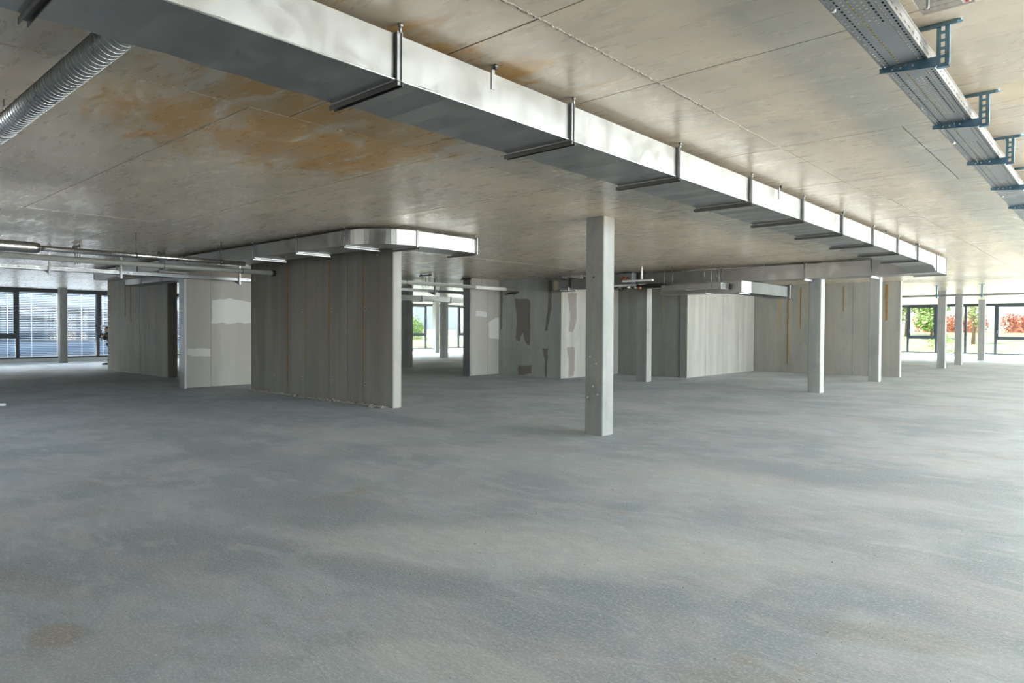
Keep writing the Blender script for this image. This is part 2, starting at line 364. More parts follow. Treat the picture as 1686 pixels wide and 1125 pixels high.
# loose grit on the screed
mb = MB()
for i in range(520):
    d = random.uniform(1.6, 9); a = math.radians(random.uniform(92, 150) if random.random() < .8 else random.uniform(85, 160)) - math.radians(0)
    x = d * math.cos(a) ; y = d * math.sin(a); x -= .4; r = random.uniform(.0015, .0045)
    if random.random() < .04: r *= 1.8
    q = [Vector((random.uniform(.6, 1.3) * r * sx, 0, 0)) for sx in (1, -1)] + [Vector((0, random.uniform(.6, 1.3) * r * sx, 0)) for sx in (1, -1)] + [Vector((0, 0, r)), Vector((0, 0, -r * .2))]
    c = Vector((x, y, r * .2)); mb.add([c + k for k in q], [(0, 2, 4), (2, 1, 4), (1, 3, 4), (3, 0, 4), (2, 0, 5), (1, 2, 5), (3, 1, 5), (0, 3, 5)])
tag(mb.build('floor_grit', 'ridge', None, kind='stuff', base=(-3, 3, 0)), 'fine crumbs of mortar scattered over the bare floor', 'grit')

wl = struct('wall_left', MB().box(-27.15, -21.78, 8.40, 8.66, 0, H), 'wall', base=(-24.4, 8.5, 0))
for a, b in ((-27.15, -25.9), (-25.9, -24.1), (-24.1, -23.3), (-23.3, -21.82)):
    MB().box(a + .004, b - .004, 8.385 - random.uniform(0, .003), 8.41, 0, H).build('formwork_panel', 'wallm', wl)
run(-25.4, .10, 1.9, 3.1, 8.377, wl); run(-24.9, .06, 1.7, 3.0, 8.377, wl)

def patch(pts, ax, c, par, mat='filler', th=.003):
    """thin plaster patch: pts in (u, z) on plane ax=c ('x' faces +X, 'y' faces -Y)"""
    n = len(pts); cx_ = sum(p[0] for p in pts) / n; cz_ = sum(p[1] for p in pts) / n
    rim = []
    for i in range(n):
        p, q = pts[i], pts[(i + 1) % n]
        for k in range(4):
            f = k / 4; rim.append((p[0] + (q[0] - p[0]) * f + random.uniform(-.018, .018), p[1] + (q[1] - p[1]) * f + random.uniform(-.03, .03)))
    m = len(rim); P = (lambda u, z, d: (c + d, u, z)) if ax == 'x' else (lambda u, z, d: (u, c - d, z))
    vs = [P(u, z, th) for u, z in rim] + [P(cx_ + (u - cx_) * 1.02, cz_ + (z - cz_) * 1.02, -.002) for u, z in rim]
    fs = [tuple(range(m))] + [(i, m + i, m + (i + 1) % m, (i + 1) % m) for i in range(m)]
    return MB().add(vs, fs).build('filler_patch', mat, par)
# ---- plasterboard shaft end beside the middle wall
wd = struct('wall_plasterboard_left', MB().box(-17.85, -17.60, 7.18, 12.5, 0, H), 'slab', base=(-17.7, 9, 0))
for a, b in ((7.19, 7.82), (7.82, 9.07), (9.07, 10.32), (10.32, 12.5)):
    MB().box(-17.6, -17.57, a + .003, b - .003, .02, H).build('plaster_board', 'gyp', wd)
    MB().box(-17.88, -17.85, a + .003, b - .003, .02, H).build('plaster_board', 'gyp', wd)
MB().box(-17.88, -17.565, 7.15, 7.18, 0, H).box(-17.57, -17.562, 7.15, 7.21, 0, H).build('metal_stud', 'galvl', wd)
patch([(7.85, 2.26), (8.3, 2.30), (9.05, 2.20), (9.05, 1.66), (8.4, 1.67), (7.85, 1.66)], 'x', -17.57, wd)
patch([(7.23, .99), (7.81, 1.01), (7.81, .82), (7.23, .84)], 'x', -17.57, wd)
# ---- plasterboard shaft end in the centre
wp = struct('wall_plasterboard_centre', MB().box(-16.05, -15.81, 15.45, 17.0, 0, H), 'slab', base=(-15.9, 16, 0))
for a, b in ((15.46, 16.26), (16.26, 17.0)):
    MB().box(-15.81, -15.78, a + .003, b - .003, .02, H).build('plaster_board', 'gyp', wp)
    MB().box(-16.08, -16.05, a + .003, b - .003, .02, H).build('plaster_board', 'gyp', wp)
MB().box(-16.08, -15.775, 15.42, 15.45, 0, H).box(-15.78, -15.772, 15.42, 15.48, 0, H).build('metal_stud', 'galvl', wp)
patch([(15.70, 2.12), (16.23, 2.11), (16.23, 1.95), (15.70, 1.95)], 'x', -15.78, wp)
patch([(16.30, 1.78), (16.75, 1.92), (16.97, 1.90), (16.97, 1.20), (16.35, 1.22)], 'x', -15.78, wp)
# ---- core block walls, seen centre
wc = struct('wall_core_front', MB().box(-15.80, -13.12, 16.80, 17.0, 0, H), 'plast', base=(-14.4, 16.9, 0))
patch([(-15.05, 2.52), (-14.38, 2.50), (-14.38, 1.6), (-14.40, 1.0), (-14.60, 1.15), (-14.68, 1.45), (-14.85, 1.12), (-15.0, 1.25), (-14.95, 1.9)], 'y', 16.80, wc, 'browncoat')
patch([(-13.62, 3.08), (-13.48, 3.05), (-13.50, 2.2), (-13.66, 1.5), (-13.74, 1.5), (-13.64, 2.3)], 'y', 16.80, wc, 'browncoat')
patch([(-13.85, .92), (-13.62, .93), (-13.64, .6), (-13.68, .02), (-13.74, .02), (-13.76, .6)], 'y', 16.80, wc, 'browncoat')
patch([(-14.88, .35), (-14.30, .38), (-14.30, .08), (-14.9, .05)], 'y', 16.80, wc, 'browncoat')
patch([(-15.72, 2.9), (-15.60, 2.95), (-15.62, 1.6), (-15.70, 1.5)], 'y', 16.80, wc, 'browncoat')
ws = struct('wall_core_side', MB().box(-13.30, -13.12, 17.0, 20.1, 0, H).box(-13.125, -13.10, 16.795, 20.1, 0, H), 'walle', base=(-13.2, 18.5, 0))
patch([(17.12, 2.68), (17.58, 2.68), (17.60, 1.9), (17.45, 1.5), (17.20, 1.48), (17.28, 2.0)], 'x', -13.10, ws, 'browncoat')
patch([(17.10, .95), (17.50, .98), (17.52, .3), (17.42, .04), (17.20, .04), (17.2, .6)], 'x', -13.10, ws, 'browncoat')
struct('wall_recess', MB().box(-13.12, -10.55, 20.03, 20.25, 0, H), 'wallr', base=(-11.8, 20.1, 0))
wb = struct('wall_recess_side', MB().box(-10.72, -10.50, 20.0, 25.4, 0, H), 'wallr', base=(-10.6, 22.5, 0))
for a, b in ((20.0, 21.3), (21.3, 22.6), (22.6, 23.9), (23.9, 25.3)):
    MB().box(-10.51, -10.46 - random.uniform(0, .004), a + .004, b - .004, 0, H).build('formwork_panel', 'walle', wb)
wf = struct('wall_far', MB().box(-10.7, -5.55, 25.34, 25.58, 0, H), 'walle', base=(-8, 25.5, 0))
for a, b in ((-10.46, -9.2), (-9.2, -7.0), (-7.0, -5.53)):
    MB().box(a + .004, b - .004, 25.30, 25.345, 0, H).build('formwork_panel', 'wallm', wf)
run(-9.2, .07, .3, 3.1, 25.295, wf); run(-8.75, .05, 1.6, 3.1, 25.295, wf); run(-5.95, .10, 1.9, 3.1, 25.295, wf); run(-7.3, .05, 2.2, 3.1, 25.295, wf)

# ------------------------------------------------------------------ windows
wno = [0]
def window(ax, c, a, b, kind, sgn, blind=False):
    """ax 'x': plane X=c spanning Y a..b ; ax 'y': plane Y=c spanning X a..b. sgn = direction of outside"""
    wno[0] += 1
    def B(mb, u0, u1, d0, d1, z0, z1):
        lo, hi = sorted((c + sgn * d0, c + sgn * d1))
        return mb.box(lo, hi, u0, u1, z0, z1) if ax == 'x' else mb.box(u0, u1, lo, hi, z0, z1)
    mid = (a + b) / 2
    w = empty('window_%d' % wno[0], (c, mid, 0) if ax == 'x' else (mid, c, 0)); w['kind'] = 'structure'
    z0, z1, m_ = .16, 3.10, .065
    mb = MB(); B(mb, a, b, 0, .12, z0, z0 + .07); B(mb, a, b, 0, .12, z1 - .06, H + .02); B(mb, a, a + m_, 0, .12, z0 + .07, z1 - .06); B(mb, b - m_, b, 0, .12, z0 + .07, z1 - .06)
    mb.build('window_frame', 'frame', w)
    if kind == 'C':
        zt = 1.12
        B(MB(), a + m_, b - m_, 0, .12, zt - .08, zt + .08).build('transom', 'frame', w)
        mb = MB(); s = .075; i0, i1, j0, j1 = a + m_, b - m_, zt + .08, z1 - .06
        B(mb, i0, i0 + s, -.03, .05, j0, j1); B(mb, i1 - s, i1, -.03, .05, j0, j1); B(mb, i0 + s, i1 - s, -.03, .05, j0, j0 + .03); B(mb, i0 + s, i1 - s, -.03, .05, j1 - .06, j1)
        sf = mb.build('sash_frame', 'frame', w)
        o = B(MB(), i0 + .02, i0 + .045, -.075, -.03, 1.55, 1.62); B(o, i0 + .025, i0 + .04, -.075, -.055, 1.42, 1.62); o.build('window_handle', 'hdl', sf)
        B(MB(), i0 + s, i1 - s, .035, .045, j0 + .03, j1 - .06).build('pane', 'glass', w)
        B(MB(), a + m_, b - m_, .05, .06, z0 + .07, zt - .08).build('pane', 'glass', w)
    else:
        B(MB(), a + m_, b - m_, .05, .06, z0 + .07, z1 - .06).build('pane', 'glass', w)
    return w
def front(ax, c, segs, sgn):
    for a, b, k in segs: window(ax, c, a, b, k, sgn)
segs = [(-5.70 + .0, -4.15, 'C')]
x = -4.15
while x < 6.5:
    for w_, k in ((1.5, 'F'), (1.5, 'F'), (1.55, 'C')):
        if x < 6.8: segs.append((x, min(x + w_, XR), k)); x += w_
x = -5.70
while x > XL + .3:
    for w_, k in ((1.5, 'F'), (1.53, 'F'), (1.55, 'C')):
        if x > XL + .3: segs.append((max(x - w_, XL), x, k)); x -= w_
front('y', YF, segs, 1)
segs = []; y = 10.4 - 4.55 * 4 + 4.55
y = 10.4 - 4.55 * 3
while y < YF - .3:
    segs.append((max(y, YB), min(y + 1.5, YF), 'C')); segs.append((y + 1.5, min(y + 4.55, YF), 'F')); y += 4.55
front('x', XL, [s for s in segs if s[1] - s[0] > .3], -1)
for k in range(2): window('y', YB, -17 + 4 * k, -13 + 4 * k, 'F', -1)  # unseen back windows, added to let fill light in from behind
struct('wall_back_right', MB().box(-9, XR + .2, YB - .3, YB, 0, H), 'wallr')
y = 3.0
while y < YF - 1:
    window('x', XR, y, min(y + 4.0, YF), 'F', 1); y += 4.0
struct('trim_1', MB().box(XL - .15, XL + .10, YB, YF, 0, .16), 'curb'); struct('trim_2', MB().box(XL + .10, XR - .1, YF - .10, YF + .15, 0, .16), 'curb')
struct('trim_3', MB().box(XR - .10, XR + .15, YB, YF - .10, 0, .16), 'curb')
struct('wall_right', MB().box(XR, XR + .2, YB, 3.0, 0, H), 'wallr')

# venetian blinds outside the left windows
def blind(a, b, label):
    bx = XL - .30
    t = tag(empty('venetian_blind', (bx, (a + b) / 2, .2)), label, 'blind', 'venetian blinds outside the left windows')
    MB().box(bx - .06, bx + .06, a, b, 3.02, 3.12).build('head_rail', 'blind', t)
    MB().box(bx - .04, bx + .04, a, b, .20, .225).build('bottom_rail', 'blind', t)
    MB().box(bx + .06, XL - .12, a + .05, a + .09, 3.05, 3.09).build('wall_bracket', 'frame', t); MB().box(bx + .06, XL - .12, b - .09, b - .05, 3.05, 3.09).build('wall_bracket', 'frame', t)
    n = 38; me = None
    for i in range(n):
        z = .26 + i * (2.72 / (n - 1))
        if me is None:
            mb = MB(); pr = [(-.04, -.006), (-.02, .004), (.02, .004), (.04, -.006), (.04, -.009), (.02, .001), (-.02, .001), (-.04, -.009)]
            vs = [(bx + u, yy, z + v - u * .12) for yy in (a, b) for u, v in pr]
            mb.add(vs, [(k, (k + 1) % 8, 8 + (k + 1) % 8, 8 + k) for k in range(8)] + [tuple(range(8)), tuple(range(15, 7, -1))])
            first = mb.build('slat', 'blind', t)
        else:
            o = first.copy(); o.location.z = z - .26; COL.objects.link(o)
    for f in (.18, .5, .82):
        y_ = a + (b - a) * f
        MB().box(bx + .041, bx + .045, y_ - .006, y_ + .006, .21, 3.03).box(bx - .045, bx - .041, y_ - .006, y_ + .006, .21, 3.03).build('ladder_cord', 'white', t)
    return t
blind(1.4, 5.80, 'lowered venetian blind outside the far left window, cut by the left photo edge')
blind(5.88, 7.32, 'narrow lowered venetian blind behind the far left opening sash')
blind(7.38, 10.36, 'wide lowered venetian blind behind the pane left and right of the window column')
blind(10.44, 11.9, 'narrow lowered venetian blind partly hidden by the left concrete wall')
blind(11.96, 14.9, 'lowered venetian blind glimpsed in the gap beside the white plasterboard end')

# ------------------------------------------------------------------ columns
def column(x0, x1, y0, y1, label, h=H):
    c = empty('concrete_column', ((x0 + x1) / 2, (y0 + y1) / 2, 0)); tag(c, label, 'column', 'square concrete columns')
    MB().chbox(x0, x1, y0, y1, 0, h, .012).build('shaft', 'colm', c)
    return c
c0 = column(-5.95, -5.63, 8.21, 8.49, 'nearest and tallest square concrete column, standing alone in the centre')
for dx, z in ((-5.86, 1.15), (-5.75, 1.05), (-5.80, .72), (-5.72, .60), (-5.90, .55)):
    MB().tube([(dx, 8.212, z), (dx, 8.204, z)], .014, 7).build('chip', 'filler', c0)
MB().tube([(-5.80, 8.212, 2.32), (-5.80, 8.203, 2.32)], .012, 8).build('plug_hole', 'black', c0)
column(-5.88, -5.58, 17.55, 17.83, 'mottled concrete column under the cross duct, second in the right row from the camera')
column(-5.80, -5.51, 22.65, 22.93, 'third concrete column of the right row, in front of the far wall end')
column(-5.79, -5.51, 32.75, 33.03, 'concrete column just right of the first far window, nearest of the three by the far windows')
column(-5.79, -5.51, 36.6, 36.88, 'middle of the three slim concrete columns before the far right windows')
column(-5.77, -5.47, 43.0, 43.3, 'rightmost slim concrete column before the far right windows and red hedge')
column(-10.85, -10.50, 17.57, 17.86, 'concrete column with a pale strapped conduit on top, in front of the recess')
column(-21.72, -21.33, 17.36, 17.66, 'concrete column seen just right of the middle wall end')
column(-26.85, -26.50, 24.03, 24.33, 'slim concrete column in the gap, in front of the green window')
column(-32.35, -32.02, 28.35, 28.65, 'pale concrete column close to the windows seen through the central gap')
column(-33.90, -33.62, 8.55, 8.83, 'concrete column at the left windows between two venetian blinds')
column(-33.90, -33.62, 13.85, 14.15, 'thin sliver of a column seen between left wall and white plasterboard end')

# ------------------------------------------------------------------ rectangular ducts
def ring_sweep(stations, z0, z1, mb, jit=.003):
    """stations: list of ((xl,yl),(xr,yr)); closed rectangular section"""
    prev = None
    for i, (l, r) in enumerate(stations):
        j = min(jit, .005) * (i % 2) * random.uniform(.4, 1); dz = jit * (i % 2) * random.uniform(.3, 1)
        L, R = Vector((l[0], l[1])), Vector((r[0], r[1])); d = (R - L).normalized() * j
        L2, R2 = L + d * .22, R - d * .22
        row = [(L2.x, L2.y, z0 + dz), (R2.x, R2.y, z0 + dz), (R2.x, R2.y, z1), (L2.x, L2.y, z1)]
        if prev: mb.add(prev + row, [(0, 1, 5, 4), (1, 2, 6, 5), (2, 3, 7, 6), (3, 0, 4, 7)])
        else: mb.add(row, [(3, 2, 1, 0)])
        prev = row
    mb.add(prev, [(0, 1, 2, 3)])
    return mb
def straight(ax, lo, hi, a, b, z0, z1, par, step=.13, name='duct_section', mat='galv', jit=.003):
    n = max(2, int(abs(b - a) / step)); n += n % 2; st = []
    for i in range(n + 1):
        u = a + (b - a) * i / n
        st.append(((lo, u), (hi, u)) if ax == 'y' else ((u, hi), (u, lo)))
    return ring_sweep(st, z0, z1, MB(), jit).build(name, mat, par)
def collar(ax, lo, hi, u, z0, z1, par, p=.022, t=.012):
    mb = MB()
    for s in (-1, 1):
        a, b = sorted((u + s * .003, u + s * (.003 + t)))
        for (q0, q1, r0, r1) in ((lo - p, lo + .002, z0 - p, z1 + p), (hi - .002, hi + p, z0 - p, z1 + p), (lo, hi, z0 - p, z0 + .002), (lo, hi, z1 - .002, z1 + p)):
            if ax == 'y': mb.box(q0, q1, a, b, r0, r1)
            else: mb.box(a, b, q0, q1, r0, r1)
    return mb.build('flange', 'galvl', par)
def rail(ax, lo, hi, u, z0, par, mat='rail', e=.03):
    mb = MB()
    if mat == 'galvl':
        (mb.box(lo - e, hi + e, u - .012, u + .012, z0 - .044, z0 - .024) if ax == 'y' else mb.box(u - .012, u + .012, lo - e, hi + e, z0 - .044, z0 - .024))
        return mb.build('hanger_rail', mat, par)
    for d in (-.019, .015):
        if ax == 'y': mb.box(lo - e, hi + e, u + d, u + d + .004, z0 - .052, z0 - .024)
        else: mb.box(u + d, u + d + .004, lo - e, hi + e, z0 - .052, z0 - .024)
    if ax == 'y': mb.box(lo - e, hi + e, u - .019, u + .019, z0 - .027, z0 - .023)
    else: mb.box(u - .019, u + .019, lo - e, hi + e, z0 - .027, z0 - .023)
    return mb.build('hanger_rail', mat, par)
def rods(ax, lo, hi, u, z0, par, o=.045):
    for q in (lo - o, hi + o):
        p = (q, u) if ax == 'y' else (u, q)
        mb = MB().tube([(p[0], p[1], z0 - .05), (p[0], p[1], H)], .005, 6); mb.tube([(p[0], p[1], H - .02), (p[0], p[1], H)], .014, 8)
        mb.build('hanger_rod', 'galvl', par)
# main duct
X0, X1, Z0, Z1 = -3.55, -2.955, 2.905, 3.15
md = tag(empty('rectangular_duct', ((X0 + X1) / 2, 2, Z0)), 'long galvanised ceiling duct running from top left into the distance at right', 'duct')
ys = [-3.9, -2.32, -.77, .78, 2.33, 3.88, 5.43, 6.98, 8.53, 10.08, 11.63, 13.18, 14.72]
for a, b in zip(ys[:-1], ys[1:]): straight('y', X0, X1, a, b, Z0, Z1, md, step=.19 if a < 4 else .15, jit=.011)
MB().tube([(X1 + .001, -3.9, Z0 + .001), (X1 + .001, 14.72, Z0 + .001)], .005, 8).build('corner_highlight', 'edgehi', md)  # pale bead put along the folded seam as its painted highlight
for u in ys[1:]:
    collar('y', X0, X1, u, Z0, Z1, md, .010, .010); rail('y', X0, X1, u, Z0 + .012, md)
    mb = MB().box(X1 + .012, X1 + .018, u - .018, u + .018, Z0 - .03, Z1 + .01).box(X1 + .018, X1 + .027, u - .018, u - .013, Z0 - .03, Z1 + .01).box(X1 + .018, X1 + .027, u + .013, u + .018, Z0 - .03, Z1 + .01)
    mb.build('hanger_profile', 'galvl', md)
    MB().tube([(X1 + .03, u, Z1), (X1 + .03, u, H)], .006, 6).tube([(X1 + .03, u, H - .018), (X1 + .03, u, H)], .014, 8).build('hanger_rod', 'galvl', md)
for u in (3.08, 7.80, 10.09, 12.36, 14.60):
    mb = MB().box(X1 + .002, X1 + .006, u - .013, u + .013, Z1 - .10, H - .01); mb.box(X1 + .002, X1 + .035, u - .013, u + .013, H - .014, H - .010)
    mb.build('strap', 'galvl', md)
    MB().tube([(X1 + .022, u, H - .03), (X1 + .022, u, H)], .012, 6).build('anchor_bolt', 'black', md)
# transition, elbow and cross duct
mb = MB(); y0, y1, y2 = 14.73, 16.15, 16.5
mb.add([(X0, y0, Z0), (X1, y0, Z0), (X1, y0, Z1), (X0, y0, Z1), (X0, y1, Z0), (X1, y1, Z0), (X1, y1, Z1), (X0, y1, Z1), (X0, y2, 2.80), (X1, y2, 2.80), (X1, y2, Z1), (X0, y2, Z1)],
       [(3, 2, 1, 0), (0, 1, 5, 4), (1, 2, 6, 5), (2, 3, 7, 6), (3, 0, 4, 7), (4, 5, 9, 8), (5, 6, 10, 9), (6, 7, 11, 10), (7, 4, 8, 11), (8, 9, 10, 11)])
mb.build('transition', 'galv', md)
collar('y', X0, X1, y2 + .02, 2.80, Z1, md, .014)
straight('y', X0, X1, y2 + .04, 17.5, 2.80, Z1, md, jit=0, step=.4); collar('y', X0, X1, 17.52, 2.80, Z1, md, .014); rail('y', X0, X1, 17.50, 2.815, md, 'galvl')
cd = tag(empty('rectangular_duct', (-8, 17.2, 2.8)), 'wide galvanised cross duct over the columns in the right background', 'duct')
Y0, Y1 = 16.9, 17.5
xs = [-3.57, -4.30, -5.77, -7.87, -9.3, -10.75, -12.3]
for a, b in zip(xs[:-1], xs[1:]): straight('x', Y0, Y1, b, a, 2.80, 3.15, cd, jit=.003)
for u in xs[1:]:
    collar('x', Y0, Y1, u, 2.80, 3.15, cd, .016); rail('x', Y0, Y1, u, 2.80, cd, 'galvl'); rods('x', Y0, Y1, u, 2.80, cd)
for u in (-6.75, -9.0): MB().box(u - .012, u + .012, Y0 - .006, Y0 - .002, 3.05, H).build('strap', 'galvl', cd)
# L-shaped branch below the cross duct
bd = tag(empty('branch_duct', (-7.4, 17.5, 2.55)), 'short L-shaped galvanised branch duct under the cross duct, with white end flange', 'duct')
straight('x', 16.25, 16.85, -9.3, -7.05, 2.49, 2.775, bd, jit=.003)
straight('y', -7.65, -7.05, 16.86, 19.4, 2.49, 2.775, bd, jit=.003, mat='galv_shade')
collar('x', 16.25, 16.85, -8.0, 2.49, 2.775, bd, .014); collar('y', -7.65, -7.05, 19.38, 2.49, 2.775, bd, .05, .02)
rail('x', 16.25, 16.85, -7.1, 2.50, bd, 'galvl'); rods('x', 16.2, 16.85, -8.0, 2.78, bd)
fd = tag(empty('flat_duct', (-8.9, 15.9, 2.6)), 'small flat shiny duct stub with open end beside the branch duct', 'duct')
straight('x', 15.75, 16.15, -9.0, -7.37, 2.57, 2.70, fd, jit=.002); collar('x', 15.75, 16.15, -7.36, 2.57, 2.70, fd, .012); collar('x', 15.75, 16.15, -8.3, 2.57, 2.70, fd, .012)
rods('x', 15.75, 16.15, -7.6, 2.62, fd, .02); rods('x', 15.75, 16.15, -8.9, 2.62, fd, .02)
# left duct with bend
ld = tag(empty('rectangular_duct', (-10, 6.7, 2.9)), 'galvanised duct with a rounded bend above the middle concrete wall', 'duct')
LY0, LY1 = 6.42, 7.04; lz0, lz1 = 2.905, 3.15
lx = [-9.45, -10.93, -12.50, -14.03, -15.55, -17.1, -18.6, -20.1, -21.9]
for a, b in zip(lx[:-1], lx[1:]): straight('x', LY0, LY1, b, a, lz0, lz1, ld, step=.12, jit=.004)
for u in lx: collar('x', LY0, LY1, u, lz0, lz1, ld, .014)
for u in lx[:6]:
    rail('x', LY0, LY1, u, lz0, ld, 'galvl', .04); rods('x', LY0, LY1, u, lz0, ld)
st = []; cxx, cyy, ro, ri = -9.43, 7.22, .80, .18
for i in range(15):
    a = -math.pi / 2 + (math.pi / 2) * i / 14
    st.append(((cxx + ri * math.cos(a), cyy + ri * math.sin(a)), (cxx + ro * math.cos(a), cyy + ro * math.sin(a))))
o = ring_sweep(st, lz0, lz1, MB(), 0).build('duct_bend', 'galv', ld)
straight('y', -9.25, -8.63, 7.24, 8.60, lz0, lz1, ld, step=.14, jit=.003)
collar('y', -9.25, -8.63, 7.23, lz0, lz1, ld, .016); collar('y', -9.25, -8.63, 8.60, lz0, lz1, ld, .02)
rail('y', -9.25, -8.63, 8.50, lz0, ld, 'rail'); rods('y', -9.25, -8.63, 8.52, lz0, ld, .03); rail('y', -9.25, -8.63, 7.23, lz0, ld, 'rail')
# distant ducts behind the middle wall
dd = tag(empty('rectangular_duct', (-20.2, 15, 2.62)), 'distant grey duct below the tray in the gap right of the middle wall', 'duct')
straight('y', -20.6, -20.0, 9.5, 19.8, 2.60, 2.80, dd, step=.4, jit=.002)
for u in (11, 12.5, 14.0, 15.5, 17.0, 18.5):
    collar('y', -20.6, -20.0, u, 2.60, 2.80, dd, .014); rods('y', -20.6, -20.0, u, 2.62, dd); rail('y', -20.6, -20.0, u, 2.60, dd, 'galvl')
dd = tag(empty('rectangular_duct', (-24, 7.6, 2.95)), 'short galvanised duct piece crossing above the left concrete wall', 'duct')
straight('x', 7.35, 7.85, -22.3, -17.95, 2.80, 3.0, dd, step=.15, jit=.003)
for u in (-22.3, -21.0, -19.5): collar('x', 7.35, 7.85, u, 2.80, 3.0, dd, .014); rods('x', 7.35, 7.85, u, 2.82, dd)

# ------------------------------------------------------------------ spiral duct, pipes
sp = tag(empty('spiral_duct', (-5, 1.2, 3.0)), 'round spiral-seamed metal duct running into the main duct at top left', 'duct')
MB().tube([(-3.56, 1.2, 3.0), (-9.5, 1.2, 3.0)], .074, 32).build('duct_tube', 'spiral', sp)
pts = []
n = 20 * 98
for i in range(n + 1):
    x_ = -3.60 - 5.8 * i / n; a = 2 * math.pi * i / 20
    pts.append((x_, 1.2 + .0755 * math.cos(a), 3.0 + .0755 * math.sin(a)))
MB().tube(pts, .0028, 5).build('spiral_seam', 'galvl', sp)
for x_ in (-6.05, -8.4):
    mb = MB()
    mb.tube([(x_ - .02, 1.2, 3.0), (x_ + .02, 1.2, 3.0)], .082, 32).build('pipe_clip', 'galvl', sp)
    MB().tube([(x_, 1.2, 3.08), (x_, 1.2, H)], .005, 6).build('hanger_rod', 'galvl', sp)
mb = MB().tube([(-6.4, 1.2, 3.0), (-6.36, 1.2, 3.0)], .0775, 32).build('coupling', 'rail', sp)

def ppipe(name, label, cat, x, y0, y1, z, r, mat, sect=None):
    t = tag(empty(name, (x, (y0 + y1) / 2, z)), label, cat)
    MB().tube([(x, y0, z), (x, y1, z)], r, 20).build('pipe_run', mat, t); return t
gp = ppipe('drain_pipe', 'long grey plastic pipe under the ceiling, passing through the middle wall', 'pipe', -15.03, -3.5, 16.78, 2.845, .055, 'pipe')
MB().tube([(-15.03, 8.14, 2.845), (-15.03, 8.205, 2.845)], .075, 20).build('wall_sleeve', 'black', gp)
MB().tube([(-15.03, 14.9, 2.845), (-15.03, 16.3, 2.845)], .062, 20).build('white_socket', 'white', gp)
for y_ in (2.2, 5.7, 7.4, 12.2, 15.2):
    MB().tube([(-15.03, y_ - .015, 2.845), (-15.03, y_ + .015, 2.845)], .062, 16).build('pipe_clip', 'galvl', gp); MB().tube([(-15.03, y_, 2.9), (-15.03, y_, H)], .005, 6).build('hanger_rod', 'rail', gp)
tp = ppipe('steel_pipe', 'polished dark steel pipe with a thicker insulated start at far left', 'pipe', -12.8, 3.0, 6.36, 2.80, .045, 'pipeins')
MB().tube([(-12.8, -3, 2.80), (-12.8, 2.90, 2.80), (-12.8, 2.98, 2.80)], [.088, .088, .075], 24).build('insulated_sleeve', 'pipeins', tp)
for i in range(12): MB().tube([(-12.8, 2.8 - i * .28, 2.80), (-12.8, 2.805 - i * .28, 2.80)], .0895, 24).build('sleeve_seam', 'rail', tp)
for y_ in (1.3, 4.4, 5.9): MB().tube([(-12.8, y_, 2.84), (-12.8, y_, H)], .006, 6).build('hanger_rod', 'rail', tp); MB().tube([(-12.8, y_ - .015, 2.8), (-12.8, y_ + .015, 2.8)], .052, 16).build('pipe_clip', 'rail', tp)
def pipehanger(x0, x1, y, zb, label):
    t = tag(empty('pipe_hanger', ((x0 + x1) / 2, y, H)), label, 'hanger', 'threaded-rod pipe hangers on the ceiling')
    MB().box(x0, x1, y - .02, y + .02, H - .07, H - .03).box(x0 + .05, x0 + .09, y - .02, y + .02, H - .03, H).box(x1 - .09, x1 - .05, y - .02, y + .02, H - .03, H).build('mounting_rail', 'rail', t)
    for f in (.2, .5, .8):
        x_ = x0 + (x1 - x0) * f; MB().tube([(x_, y, zb), (x_, y, H - .03)], .006, 6).build('hanger_rod', 'rail', t)
pipehanger(-15.75, -15.25, 4.25, 2.80, 'dark rail with three rods holding pipes, nearest the left photo edge')
pipehanger(-15.75, -15.25, 5.85, 2.80, 'dark rail with three rods holding pipes, left of the bent duct')
pipehanger(-16.0, -15.45, 13.5, 2.80, 'dark rail with three rods left of the central plasterboard end')
pipehanger(-16.1, -15.65, 15.35, 2.80, 'dark rail with three rods right above the central metal stud')
# thin black cables bunched at the pipe's far end
cb = tag(empty('cable_bundle', (-15.2, 16.6, 2.70)), 'small tuft of black cables hanging where the grey pipe meets the core wall', 'cable')
for i in range(7):
    x_ = -15.15 + i * .07 - .14; MB().tube([(x_, 16.79, 2.765), (x_ + .02, 16.66, 2.73), (x_ - .03, 16.62, 2.68 + random.uniform(-.02, .03)), (x_ - .05, 16.6, 2.72)], .012, 6).build('cable', 'black', cb)

# ------------------------------------------------------------------ perforated tray on the left
def bracket_left(y, label, x=-17.0):
    t = tag(empty('tray_bracket', (x, y, H)), label, 'bracket', 'brackets of the left cable tray')
    MB().box(x - .02, x + .02, y - .02, y + .02, 2.66, H - .008).build('upright', 'galvl', t)
    MB().box(x - .07, x + .07, y - .05, y + .05, H - .008, H).build('ceiling_plate', 'galvl', t)
    mb = MB().add([(x - .02, y - .004, 2.66), (x - .02, y - .004, 2.755), (x - .34, y - .004, 2.755), (x - .02, y + .004, 2.66), (x - .02, y + .004, 2.755), (x - .34, y + .004, 2.755)], [(0, 1, 2), (5, 4, 3), (0, 3, 4, 1), (1, 4, 5, 2), (2, 5, 3, 0)])
    mb.box(x - .34, x - .02, y - .02, y + .02, 2.748, 2.755); mb.build('bracket_arm', 'galvl', t)
lt = tag(empty('cable_tray', (-17.2, 7, 2.76)), 'perforated pale metal cable tray under the ceiling at left, crossing before the plasterboard', 'cable tray')
ya, yb = -3.0, 16.7; xa, xb = -17.33, -17.03
MB().box(xa, xb, ya, yb, 2.757, 2.760).box(xa, xa + .003, ya, yb, 2.76, 2.835).build('tray_base', 'tray', lt)
